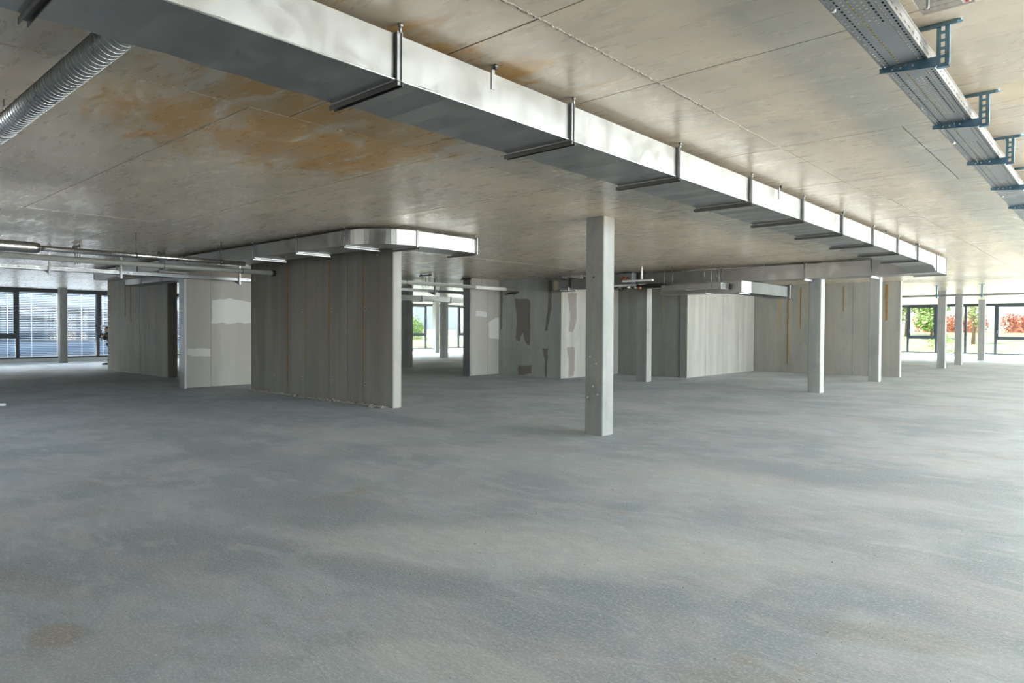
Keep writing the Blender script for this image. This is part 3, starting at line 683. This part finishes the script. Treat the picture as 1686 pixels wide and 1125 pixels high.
mb = MB().box(xb - .003, xb, ya, yb, 2.757, 2.785).box(xb - .003, xb, ya, yb, 2.808, 2.835).box(xb - .012, xb, ya, yb, 2.833, 2.837)
y = ya
while y < yb: mb.box(xb - .003, xb, y, y + .07, 2.785, 2.808); y += .13
mb.build('perforated_side', 'tray', lt)
for y_, l in ((1.3, 'cable tray bracket beyond the left photo edge'), (4.14, 'triangular tray bracket left of the left concrete wall'), (5.53, 'triangular tray bracket just above the left wall corner'), (8.32, 'triangular tray bracket in front of the white plasterboard'),
              (12.4, 'tray bracket hidden mostly by the middle wall end'), (15.0, 'tray bracket in the central gap above the slim column'), (16.5, 'tray bracket beside the central metal stud')): bracket_left(y_, l)

# ------------------------------------------------------------------ perforated tray at top right
tx0, tx1, tz = -1.037, -.815, 3.030
rt_ = tag(empty('cable_tray', (-.9, 6, tz)), 'perforated galvanised cable tray on blue brackets at top right', 'cable tray')
yA, yM, yB2 = .6, 8.6, 24.0
nrow = 9; pitch = (tx1 - tx0) / (nrow + .4); sw = .010
mb = MB(); xr = [tx0 + pitch * (i + .7) for i in range(nrow)]
edges = [tx0] + [q for x_ in xr for q in (x_ - sw / 2, x_ + sw / 2)] + [tx1]
for i in range(0, len(edges), 2): mb.box(edges[i], edges[i + 1], yA, yM, tz, tz + .0015)
for r, x_ in enumerate(xr):
    y = yA + (.02 if r % 2 else 0)
    while y < yM:
        solid = (r in (2, 4, 5, 6) and (int(y / .9) % 2 == 0))
        mb.box(x_ - sw / 2, x_ + sw / 2, y, min(yM, y + (.040 if solid else .018)), tz, tz + .0015); y += .040
mb.build('perforated_base', 'tray', rt_)
MB().box(tx0, tx1, yM, yB2, tz, tz + .0015).build('tray_base', 'tray', rt_)
for s, xx in (('l', tx0), ('r', tx1 - .002)):
    mb = MB().box(xx, xx + .002, yA, yB2, tz, tz + .022).box(xx, xx + .002, yA, yB2, tz + .030, tz + .062)
    y = yA
    while y < yM: mb.box(xx, xx + .002, y, y + .045, tz + .022, tz + .030); y += .085
    mb.box(xx, xx + .002, yM, yB2, tz + .022, tz + .030)
    mb.box(xx - .004, xx + .010, yA, yB2, tz + .060, tz + .064)
    mb.build('tray_side', 'trside', rt_)
for y_ in (2.62, 3.30, 3.32, 6.25, 6.27, 9.1):
    x_ = random.choice((tx0 + .02, tx1 - .02)); MB().tube([(x_, y_, tz - .010), (x_, y_, tz + .002)], .009, 10).build('bolt_head', 'white', rt_)
tag(MB().tube([(-.949, .7, tz + .0125), (-.949, 3, tz + .0125), (-.949, 8.6, tz + .0125), (-.949, 23, tz + .0125)], .0105, 8).build('cable', 'yel', None, base=(-.947, 4, tz)), 'yellow cable lying in the tray at top right, seen through the slots', 'cable')
for k, (dx, r_, lb) in enumerate(((-1.005, .008, 'black cable nearest the left side of the top right tray'), (-.885, .013, 'thick black cable along the middle of the top right tray'), (-.845, .009, 'thin black cable along the right side of the top right tray'))):
    tag(MB().tube([(dx, .7, tz + .004 + r_), (dx + .004, 5, tz + .004 + r_), (dx, 20, tz + .004 + r_)], r_, 7).build('cable', 'black', None, base=(dx, 4, tz)), lb, 'cable')

def tray_bracket(y, label):
    x = -.745; t = tag(empty('tray_bracket', (x, y, H)), label, 'bracket', 'bluish zinc brackets of the right cable tray')
    # ceiling foot: long rounded plate
    n = 8; poly = [(x + .065 + .022 * math.cos(a), y + .024 * math.sin(a)) for a in [(-math.pi / 2) + math.pi * i / n for i in range(n + 1)]] + \
                  [(x - .115 + .022 * math.cos(a), y + .024 * math.sin(a)) for a in [(math.pi / 2) + math.pi * i / n for i in range(n + 1)]]
    MB().prism(poly, H - .008, H).box(x - .115, x + .065, y - .024, y - .021, H - .022, H - .008).build('ceiling_plate', 'brk', t)
    # upright: U channel open to -Y with slots in its web
    mb = MB(); z0 = 2.972
    zs = z0 + .02; w = .030
    mb.box(x - w, x - w + .003, y - .016, y + .016, z0 + .008, H - .008).box(x + w - .003, x + w, y - .016, y + .016, z0 + .012, H - .008)
    mb.box(x - w + .003, x - .009, y - .016, y - .013, z0, H - .008).box(x + .009, x + w - .003, y - .016, y - .013, z0, H - .008)
    z = z0
    while z < H - .02: mb.box(x - .009, x + .009, y - .016, y - .013, z, z + .016); z += .042
    mb.build('upright', 'brk', t)
    # arm: tapering channel under the tray
    xe = x - .305
    mb = MB().add([(x - w, y - .016, 2.972), (xe, y - .016, 3.002), (xe, y - .016, tz - .001), (x - w, y - .016, tz - .001), (x - w, y - .013, 2.972), (xe, y - .013, 3.002), (xe, y - .013, tz - .001), (x - w, y - .013, tz - .001)],
                  [(0, 3, 2, 1), (4, 5, 6, 7), (0, 1, 5, 4), (1, 2, 6, 5), (2, 3, 7, 6), (3, 0, 4, 7)])
    mb.box(x - w, x + w, y - .013, y + .018, 2.968, 2.972).box(xe, x - w, y - .013, y + .018, tz - .005, tz - .002); mb.build('arm', 'brk', t)
    for dx in (.06, .10, .16): MB().box(xe + dx, xe + dx + .010, y - .018, y - .0155, 3.003, 3.014).build('slot', 'white', t)
    for dx in (.075, .13): MB().tube([(xe + dx, y - .012, tz - .016), (xe + dx, y - .012, tz)], .006, 8).build('bolt', 'galvl', t)
ord_ = ['nearest tray bracket at top, beside the clear junction box', 'second tray bracket from the top of the photo', 'third tray bracket from the top, right edge area', 'fourth tray bracket from the top, foot cut by the right photo edge', 'fifth tray bracket from the top, mostly cut by the right photo edge']
for k in range(5): tray_bracket(4.25 + 1.415 * k, ord_[k])
tray_bracket(2.835, 'tray bracket above the top photo edge, out of view')

# clear junction box
jb = tag(empty('junction_box', (-.63, 3.5, 3.04)), 'clear plastic junction box with yellow label and red wires at top right', 'junction box')
bx0, bx1, by0, by1, bz0, bz1 = -.735, -.53, 3.20, 3.70, 3.05, 3.15
mb = MB(); th = .004
mb.box(bx0, bx1, by0, by1, bz0, bz0 + th).box(bx0, bx0 + th, by0, by1, bz0 + th, bz1).box(bx1 - th, bx1, by0, by1, bz0 + th, bz1).box(bx0 + th, bx1 - th, by0, by0 + th, bz0 + th, bz1).box(bx0 + th, bx1 - th, by1 - th, by1, bz0 + th, bz1)
mb.build('clear_cover', 'clear', jb)
mb = MB()
for p, q in (((bx0, by0), (bx1, by0)), ((bx1, by0), (bx1, by1)), ((bx1, by1), (bx0, by1)), ((bx0, by1), (bx0, by0))):
    mb.tube([(p[0], p[1], bz0 + .002), (q[0], q[1], bz0 + .002)], .0045, 6); mb.tube([(p[0], p[1], bz0 + .05), (q[0], q[1], bz0 + .05)], .003, 6)
mb.build('cover_rim', 'clear', jb)
MB().box(bx0 - .006, bx1 + .006, by0 - .006, by1 + .006, bz1, bz1 + .02).build('back_box', 'greyb', jb)
MB().box(bx0, bx1, by0, by1, bz1 - .012, bz1).build('mounting_plate', 'greyb', jb)
MB().box(-.625, -.575, 3.44, 3.56, bz0 - .0015, bz0 - .0002).build('yellow_label', 'yellab', jb)
MB().box(-.572, -.540, 3.635, 3.68, bz0 - .0015, bz0 - .0002).build('white_label', 'white', jb)
MB().box(-.560, -.546, 3.64, 3.675, bz0 - .0022, bz0 - .0014).build('red_print', 'red', jb)
for i in range(6):
    x_ = -.71 + i * .010; MB().tube([(x_, 3.22, 3.12), (x_ + .012 * math.sin(i * 2), 3.36, 3.085), (x_ - .008, 3.5, 3.09), (x_ + .02, 3.60, 3.12)], .005, 6).build('wire', ('red', 'orange', 'white')[i % 3], jb)
for i in range(3): MB().box(-.70 + i * .05, -.665 + i * .05, 3.50, 3.60, 3.10, 3.138).build('terminal_block', ('greyb', 'white', 'orange')[i], jb)
MB().tube([(-.70, 3.62, bz0 - .006), (-.70, 3.62, bz1)], .007, 8).build('cover_screw', 'white', jb)
MB().box(-.70, -.57, 3.3, 3.6, bz1 + .02, H).build('spacer', 'galvl', jb)
bb = tag(empty('cable_bundle', (-.77, 3.3, 3.1)), 'bunch of black cables between the junction box and the tray', 'cable')
for i in range(9): MB().tube([(-.785 + (i % 3) * .014, 2.9, 3.09 + (i // 3) * .022), (-.775 + (i % 3) * .012, 3.3, 3.095 + (i // 3) * .02), (-.755 + (i % 3) * .01, 3.45 + .02 * i, 3.11 + (i // 3) * .02)], .008, 6).build('cable', 'black', bb)

# ------------------------------------------------------------------ far right cable tray
fr = tag(empty('cable_tray', (-1, 28.7, 2.83)), 'slim metal cable tray hanging before the far right windows', 'cable tray')
MB().box(-6.6, 6.8, 28.66, 28.90, 2.80, 2.804).box(-6.6, 6.8, 28.66, 28.664, 2.804, 2.865).box(-6.6, 6.8, 28.896, 28.90, 2.804, 2.865).build('tray_base', 'tray', fr)
for i in range(8):
    x_ = -5.10 + i * 1.36
    t = tag(empty('tray_bracket', (x_, 28.6, H)), ('slim far tray bracket just left of the nearest window column', 'slim far tray bracket above the rightmost slim column', 'third slim far tray bracket counted from the wall end', 'fourth slim far tray bracket counted from the wall end', 'fifth slim far tray bracket counted from the wall end', 'sixth slim far tray bracket counted from the wall end', 'seventh slim far tray bracket counted from the wall end', 'last slim far tray bracket next to the right front')[i], 'bracket', 'ceiling brackets of the far right cable tray')
    MB().box(x_ - .022, x_ + .022, 28.60, 28.64, 2.74, H - .01).build('upright', 'brk', t)
    MB().box(x_ - .09, x_ + .09, 28.57, 28.67, H - .01, H).build('ceiling_plate', 'brk', t)
    MB().box(x_ - .02, x_ + .02, 28.64, 28.92, 2.77, 2.798).build('arm', 'brk', t)

# ------------------------------------------------------------------ services cluster in the centre
bx = tag(empty('damper_box', (-13.0, 16.55, 2.7)), 'small square metal damper box under the ceiling left of the centre column', 'duct box')
MB().box(-13.06, -12.80, 16.35, 16.75, 2.74, 3.04).build('casing', 'tan', bx); MB().box(-12.78, -12.50, 16.35, 16.75, 2.74, 3.04).build('casing', 'greyb', bx)
MB().box(-12.80, -12.78, 16.32, 16.78, 2.70, 3.10).build('flange', 'galvl', bx); MB().box(-12.50, -12.46, 16.32, 16.78, 2.70, 3.12).build('flange', 'galvl', bx)
MB().box(-13.08, -12.2, 16.33, 16.37, 2.68, 2.71).build('hanger_rail', 'galvl', bx)
for x_ in (-13.0, -12.4): MB().tube([(x_, 16.32, 2.68), (x_, 16.32, H)], .006, 6).build('hanger_rod', 'galvl', bx)
bx = tag(empty('supply_box', (-11.9, 16.5, 2.8)), 'grey duct box with pale rim just left of the centre column', 'duct box')
MB().box(-12.35, -11.6, 16.3, 16.75, 2.80, 3.05).build('casing', 'galv', bx); MB().box(-12.38, -11.58, 16.27, 16.3, 2.72, 2.80).build('rim', 'galvl', bx)
for x_ in (-12.2, -11.7): MB().tube([(x_, 16.5, 3.05), (x_, 16.5, H)], .006, 6).build('hanger_rod', 'galvl', bx)
cbx = tag(empty('control_box', (-11.05, 16.5, 2.87)), 'round-cornered grey control box with orange wires right of the centre column', 'junction box')
MB().chbox(-11.30, -10.82, 16.62, 16.84, 2.86, 3.16, .04).build('casing', 'greyb', cbx)
MB().box(-11.27, -10.85, 16.60, 16.62, 2.89, 3.13).build('lid', 'greyb', cbx)
for i in range(6):
    x_ = -11.17 + i * .04; MB().tube([(x_ - .04, 16.595, 3.0 + random.uniform(-.04, .02)), (x_, 16.575, 3.04 + random.uniform(-.02, .03)), (x_ + .07, 16.595, 3.0 + random.uniform(-.04, .03))], .011, 6).build('wire', ('orange', 'red', 'black')[i % 3], cbx)
MB().box(-11.2, -10.9, 16.7, 16.8, 3.16, H).build('mount', 'rail', cbx)
wr = tag(empty('cable_bundle', (-10.9, 16.5, 2.7)), 'tangle of black cables with an orange plug below the control box', 'cable')
for i in range(16):
    x_ = -11.45 + random.uniform(0, .95); y_ = 16.42 + random.uniform(-.06, .1)
    MB().tube([(x_, y_, 2.82), (x_ + random.uniform(-.08, .08), y_ - .03, 2.72 + random.uniform(-.02, .02)), (x_ + random.uniform(-.2, .2), y_, 2.66 + random.uniform(-.03, .04)), (x_ + random.uniform(-.1, .25), y_ + .02, 2.78)], random.uniform(.007, .013), 6).build('cable', 'black', wr)
MB().box(-10.62, -10.52, 16.38, 16.46, 2.68, 2.80).build('plug', 'orange', wr)
wt = tag(empty('cable_tray', (-10.6, 16.4, 2.78)), 'narrow pale cable duct ending on the column under the cross duct', 'cable tray')
MB().box(-11.55, -10.35, 16.36, 16.56, 2.770, 2.775).box(-11.55, -10.35, 16.36, 16.364, 2.775, 2.815).build('tray_base', 'white', wt)
MB().tube([(-10.42, 16.46, 2.79), (-10.25, 17.0, 2.765), (-10.35, 17.54, 2.765)], .015, 8).build('conduit', 'white', wt)
rd = tag(empty('drop_rod', (-9.75, 16.0, 3)), 'white vertical tube from the ceiling beside the control box', 'pipe')
MB().tube([(-9.63, 15.55, 2.86), (-9.63, 15.55, H)], .028, 10).build('tube', 'white', rd)
MB().box(-10.2, -9.3, 15.50, 15.60, 2.82, 2.86).build('foot_rail', 'white', rd)
ch = tag(empty('black_hose', (-10, 16.1, 2.7)), 'black insulated hoses running to the flat duct stub', 'hose')
for i in range(3): MB().tube([(-10.25 - .02 * i, 16.25 + .05 * i, 2.72 + .03 * i), (-10.12, 16.25, 2.74), (-9.95 + .05 * i, 16.22, 2.70 + .04 * i), (-9.35, 16.24, 2.68 + .04 * i)], .022, 8).build('hose', 'black', ch)
MB().tube([(-9.9, 16.2, 2.66), (-9.2, 16.2, 2.66)], .01, 6).build('hose_rail', 'white', ch)

for o_, d_ in ((cbx, .42), (wr, .50), (wt, .62), (rd, .17), (ch, .28)): o_.location.x += d_
ch.location.y -= .12
# small white pin rail at the floor's left edge (scrap)
sc = tag(MB().box(-13.55, -13.45, 3.20, 3.26, 0, .03).prism([(-13.47, 3.18), (-13.38, 3.22), (-13.42, 3.27)], 0, .05).build('scrap_piece', 'white', None, base=(-13.5, 3.2, 0)), 'tiny white scrap lying on the floor at the left photo edge', 'scrap')
sc.location = (-16.32, 3.14, 0)
# ------------------------------------------------------------------ outdoors
M['lawn'] = mat_leaf('lawn_grass', (.25, .28, .09), (.36, .37, .17), 1.2)
M['pave'] = plain('pale_gravel', (.60, .56, .50), .9)
M['asph'] = plain('shaded_asphalt', (.10, .115, .13), .9)  # dark base colour carries the shade lying on this ground
M['hedge'] = mat_leaf('red_hedge_leaf', (.36, .10, .06), (.50, .24, .15), 3)
M['hedgeg'] = mat_leaf('green_hedge_leaf', (.14, .24, .06), (.30, .40, .12), 3)
M['treeg'] = mat_leaf('tree_leaf', (.20, .25, .08), (.42, .44, .20), 2)
M['bark'] = plain('bark', (.16, .11, .08), .9)
M['render'] = plain('white_render', (.75, .75, .74), .8)
M['blue'] = plain('blue_grey_cladding', (.06, .085, .11), .6)
M['bluel'] = plain('pale_blue_band', (.15, .21, .27), .6)
M['dglass'] = plain('dark_house_glass', (.03, .045, .06), .9, 0, 0)
struct('ground_right', MB().box(7.15, 60, -40, 49.15, -.35, -.05), 'pave')
def slope():
    vs = []; fs = []; xs_ = [-60, -30, -12, -6, 0, 8, 60]; ys_ = [49.15, 52, 58, 66, 74, 80, 130]; zs = [-.08, -.08, .25, .85, 1.35, 1.55, 2.4]
    for y_, z_ in zip(ys_, zs):
        for x_ in xs_: vs.append((x_, y_, z_))
    n = len(xs_)
    for i in range(len(ys_) - 1):
        for j in range(n - 1): fs.append((i * n + j, i * n + j + 1, (i + 1) * n + j + 1, (i + 1) * n + j))
    return MB().add(vs, fs)
struct('lawn_far', slope(), 'lawn')
struct('lawn_left', MB().box(-60, -35.15, 17, 49.15, -.35, -.08).add([(-60, 17, 1.4), (-60, 49.15, 1.4), (-46, 49.15, -.06), (-46, 17, -.06), (-90, 17, 1.6), (-90, 49.15, 1.6)], [(0, 1, 2, 3), (4, 5, 1, 0)]), 'lawn')
struct('ground_left', MB().box(-70, -35.15, -20, 17, -.35, -.05), 'asph')
def leaves(mb, c, r, n, s):
    for _ in range(n):
        while True:
            p = Vector((random.uniform(-1, 1), random.uniform(-1, 1), random.uniform(-1, 1)))
            if .3 < p.length < 1: break
        q = Vector((c[0] + p.x * r[0], c[1] + p.y * r[1], c[2] + p.z * r[2]))
        a = Vector((random.gauss(0, 1), random.gauss(0, 1), random.gauss(0, 1))).normalized(); b = a.orthogonal().normalized(); l = s * random.uniform(.6, 1.3)
        mb.add([q - a * l, q - b * l * .5, q + a * l, q + b * l * .5], [(0, 1, 2, 3)])
def hedge(x0, x1, y, z, h, label, mat, alongy=False):
    t = tag(empty('hedge', ((x0 + x1) / 2, y, z) if not alongy else (y, (x0 + x1) / 2, z)), label, 'hedge', None)
    mb = MB(); k = x0
    while k < x1:
        r = (random.uniform(.7, 1.0), .8, h * random.uniform(.48, .58))
        leaves(mb, (k, y, z + h * .5) if not alongy else (y, k, z + h * .5), r if not alongy else (r[1], r[0], r[2]), 420, .12); k += .75
    o = mb.build('foliage', mat, t); o['kind'] = 'stuff'
    core = MB()
    (core.box(x0, x1, y - .3, y + .3, z - .1, z + h * .75) if not alongy else core.box(y - .3, y + .3, x0, x1, z - .1, z + h * .75)).build('branch_mass', mat, t)
hedge(-14.6, -9.6, 76, 1.3, 1.9, 'red-leaved hedge at the top of the lawn behind the first far window', 'hedge')
hedge(-7.8, -1.5, 76, 1.3, 1.9, 'long red-leaved hedge at the top of the lawn right of the far columns', 'hedge')
hedge(26, 34, -52, .3, 2.0, 'low green hedge on the lawn seen through the central gap', 'hedgeg', True)
hedge(35.9, 44, -52, .3, 2.4, 'bushier green hedge right of the central mullion', 'hedgeg', True)
def tree(x, y, z, h, r, label, mat='treeg', n=2600, s=.14, low=.3):
    t = tag(empty('garden_tree', (x, y, z)), label, 'tree', None)
    MB().tube([(x, y, z), (x + .05, y, z + h * .5), (x, y, z + h * .8)], [h * .03, h * .022, h * .008], 8).build('trunk', 'bark', t)
    mb = MB()
    for k in range(7):
        a = 2 * math.pi * k / 7; leaves(mb, (x + math.cos(a) * r * .45, y + math.sin(a) * r * .45, z + h * (low + .1 + .5 * random.random())), (r * .6, r * .6, h * .22), n // 7, s)
    leaves(mb, (x, y, z + h * .8), (r * .6, r * .6, h * .22), n // 5, s)
    o = mb.build('foliage', mat, t); o['kind'] = 'stuff'
tree(-14.6, 69, .9, 5.0, 2.0, 'leafy green tree behind the first far window')
tree(-12.1, 66, .8, 3.6, 1.4, 'smaller bushy tree at the right of the first far window', 'hedgeg')
tree(-9.7, 56, .1, 1.3, .8, 'small shrub on the lawn low in the first far window', 'hedgeg', 500, .07, .1)
tree(-8.6, 62, .5, 4.6, .7, 'thin young tree between the first two far columns', 'treeg', 700)
tree(-4.3, 73, 1.3, 3.6, .9, 'sparse young tree in front of the red hedge', 'treeg', 600, .11)
tree(-46, 33.5, -.06, 3.0, 1.5, 'bushy tree right of the slim column in the central gap', 'treeg')
def house(name_label, x0, x1, y0, y1, z0, z1, wins, face, wmat='render'):
    t = tag(empty('house', ((x0 + x1) / 2, (y0 + y1) / 2, z0)), name_label, 'building')
    MB().box(x0, x1, y0, y1, z0, z1).build('wall', wmat, t)
    MB().box(x0 - .3, x1 + .3, y0 - .3, y1 + .3, z1, z1 + .35).build('roof', 'greyb', t)
    for u0, u1, w0, w1 in wins:
        if face == 'y':
            f = MB().box(u0 - .08, u1 + .08, y0 - .06, y0 + .02, w0 - .08, w1 + .08).build('window', 'frame', t); MB().box(u0, u1, y0 - .08, y0 - .04, w0, w1).build('pane', 'dglass', f)
        else:
            f = MB().box(x1 - .02, x1 + .06, u0 - .08, u1 + .08, w0 - .08, w1 + .08).build('window', 'frame', t); MB().box(x1 + .04, x1 + .08, u0, u1, w0, w1).build('pane', 'dglass', f)
    return t
house('white rendered house beyond the red hedge', -16, 14, 92, 100, 1.8, 12, [(-12.5, -11, 4.6, 5.9), (-7.2, -5.8, 4.8, 6.0), (-3.2, -1.6, 4.8, 6.0), (1, 2.5, 4.8, 6.0), (-9.8, -8.5, 4.8, 6)], 'y')
house('white rendered house behind the green hedge in the central gap', -76, -66, 30, 62, 1.4, 12, [(44.2, 45.2, 2.6, 5.0), (47.4, 48.4, 2.6, 5.0), (40, 41, 2.6, 5.0), (52, 53, 2.6, 5.0)], 'x')
ob = house('blue-grey office building opposite the left windows', -58, -48, -12, 22, -.05, 9, [], 'x', 'blue')
MB().box(-48.0, -47.85, -12, 22, 2.83, 3.42).build('parapet_band', 'bluel', ob)
MB().box(-48.0, -47.85, -12, 22, -.05, .55).build('plinth_band', 'bluel', ob)
y = -11.5
while y < 21:
    f = MB().box(-48.02, -47.94, y, y + 1.9, .7, 2.7).build('window', 'frame', ob); MB().box(-47.95, -47.92, y + .08, y + 1.82, .78, 2.62).build('pane', 'dglass', f)
    f = MB().box(-48.02, -47.94, y, y + 1.9, 3.7, 5.7).build('window', 'frame', ob); MB().box(-47.95, -47.92, y + .08, y + 1.82, 3.78, 5.62).build('pane', 'dglass', f); y += 2.1

# ------------------------------------------------------------------ person half hidden behind the left wall
M['skin'] = plain('skin', (.50, .32, .24), .55); M['cloth'] = plain('black_clothes', (.012, .012, .014), .8); M['hair'] = plain('black_hair', (.01, .009, .009), .5)
FO = Vector((-30.62, 9.31, 0)); FU = Vector((-.743, -.67, 0)).normalized(); FW = Vector((.67, -.743, 0)).normalized()
def L(u, w, z): return FO + FU * u + FW * w + Vector((0, 0, z))
def skin(name, vs, es, mat, parent, root=0, sub=2):
    o0 = ORG[parent.name]; me = bpy.data.meshes.new(name); me.from_pydata([tuple(L(*v[:3]) - o0) for v in vs], es, [])
    me.materials.append(M[mat]); o = bpy.data.objects.new(name, me); COL.objects.link(o); o.parent = parent; ORG[o.name] = o0
    md_ = o.modifiers.new('skin', 'SKIN')
    if not me.skin_vertices: me.attributes
    for i, v in enumerate(vs):
        sv = me.skin_vertices[0].data[i]; r = v[3]; sv.radius = r if isinstance(r, tuple) else (r, r); sv.use_root = (i == root)
    md_.use_smooth_shade = True
    sb = o.modifiers.new('sub', 'SUBSURF'); sb.levels = sub; sb.render_levels = sub
    return o
pe = tag(empty('person', tuple(L(-.3, 0, 0))), 'person in black clothes leaning out from behind the left concrete wall, holding a dark device', 'person')
V = [(-.34, 0, .88, .13), (-.30, 0, 1.02, .12), (-.24, 0, 1.20, .14), (-.17, 0, 1.33, .07), (-.13, 0, 1.385, .05), (-.10, 0, 1.455, .078), (-.09, 0, 1.52, .075)]
E_ = [(0, 1), (1, 2), (2, 3), (3, 4), (4, 5), (5, 6)]
def limb(root, pts):
    p = root
    for q in pts: V.append(q); E_.append((p, len(V) - 1)); p = len(V) - 1
    return p
for s_, ft in ((-1, 0), (1, -.50)):
    limb(0, [(-.34, s_ * .09, .82, .085), (-.22 + ft * .5, s_ * .11, .47, .058), (-.10 + ft, s_ * .12, .09, .04), (-.08 + ft, s_ * .12, .045, .04), (.10 + ft, s_ * .13, .035, .038)])
    h_ = limb(2, [(-.22, s_ * .18, 1.27, .052), (-.16, s_ * .23, 1.05, .040), (-.02, s_ * .13, 1.14, .030), (.035, s_ * .09, 1.17, (.036, .018))])
    for k in range(4):
        dz = .024 - .016 * k; l = (.030, .036, .034, .026)[k]
        limb(h_, [(.062, s_ * .075, 1.17 + dz, .010), (.062 + l * .6, s_ * .055, 1.17 + dz, .009), (.066 + l * .7, s_ * .030, 1.168 + dz, .008)])
    limb(h_, [(.035, s_ * .065, 1.20, .011), (.052, s_ * .045, 1.215, .009)])
skin('body', V, E_, 'skin', pe)
skin('jacket', [(-.34, 0, .84, .165), (-.30, 0, 1.02, .15), (-.24, 0, 1.20, .165), (-.18, 0, 1.32, .10), (-.22, -.19, 1.27, .068), (-.16, -.235, 1.05, .056), (-.03, -.135, 1.135, .044), (-.22, .19, 1.27, .068), (-.16, .235, 1.05, .056), (-.03, .135, 1.135, .044)],
     [(0, 1), (1, 2), (2, 3), (2, 4), (4, 5), (5, 6), (2, 7), (7, 8), (8, 9)], 'cloth', pe)
skin('trousers', [(-.34, 0, .88, .15), (-.34, -.09, .80, .105), (-.22, -.11, .47, .075), (-.11, -.12, .12, .065), (-.34, .09, .80, .105), (-.47, .11, .47, .075), (-.61, .12, .12, .065)], [(0, 1), (1, 2), (2, 3), (0, 4), (4, 5), (5, 6)], 'cloth', pe)
for s_, ft in ((-1, 0), (1, -.50)):
    skin('shoe', [(-.11 + ft, s_ * .12, .055, (.05, .05)), (-.02 + ft, s_ * .125, .050, (.048, .048)), (.10 + ft, s_ * .13, .040, (.046, .036)), (.17 + ft, s_ * .13, .034, (.034, .028))], [(0, 1), (1, 2), (2, 3)], 'cloth', pe)
skin('hair', [(-.135, 0, 1.45, .070), (-.12, 0, 1.51, .084), (-.085, 0, 1.545, .070)], [(0, 1), (1, 2)], 'hair', pe)
# face: nose, eyes, ears, mouth
skin('nose', [(-.030, 0, 1.475, .008), (-.012, 0, 1.452, .012), (-.028, 0, 1.445, .012)], [(0, 1), (1, 2)], 'skin', pe, sub=1)
for s_ in (-1, 1):
    a = L(-.033, s_ * .03, 1.478); MB().tube([a - FU * .012, a + FU * .006, a + FU * .009], [.012, .010, .004], 10).build('eye', 'white', pe)
    a = L(-.026, s_ * .03, 1.478); MB().tube([a, a + FU * .004], .0045, 8).build('iris', 'black', pe)
    skin('ear', [(-.10, s_ * .080, 1.48, .010), (-.11, s_ * .088, 1.465, .012), (-.10, s_ * .080, 1.445, .009)], [(0, 1), (1, 2)], 'skin', pe, sub=1)
a = L(-.030, 0, 1.418); MB().tube([a - FW * .022, a + FU * .006, a + FW * .022], [.003, .006, .003], 8).build('mouth', 'red', pe)
cm = tag(empty('handheld_camera', tuple(L(.09, 0, 1.16))), 'black handheld device held by the person at the left concrete wall', 'camera')
def pb(u0, u1, w0, w1, z0, z1): 
    vs = [L(u, w, z) for z in (z0, z1) for w in (w0, w1) for u in (u0, u1)]
    return MB().add(vs, [(0, 2, 3, 1), (4, 5, 7, 6), (0, 1, 5, 4), (2, 6, 7, 3), (0, 4, 6, 2), (1, 3, 7, 5)])
pb(.055, .13, -.06, .06, 1.13, 1.235).build('camera_body', 'black', cm)
MB().tube([L(.13, 0, 1.185), L(.19, 0, 1.185), L(.235, 0, 1.185)], [.040, .040, .046], 16).build('lens', 'black', cm)
MB().tube([L(.09, 0, 1.13), L(.09, 0, .98)], [.017, .014], 10).build('grip', 'black', cm)
MB().tube([L(.09, .06, 1.22), L(-.02, .08, 1.33), L(-.16, .06, 1.39)], .008, 6).tube([L(.09, -.06, 1.22), L(-.02, -.08, 1.33), L(-.16, -.06, 1.39)], .008, 6).build('strap', 'black', cm)
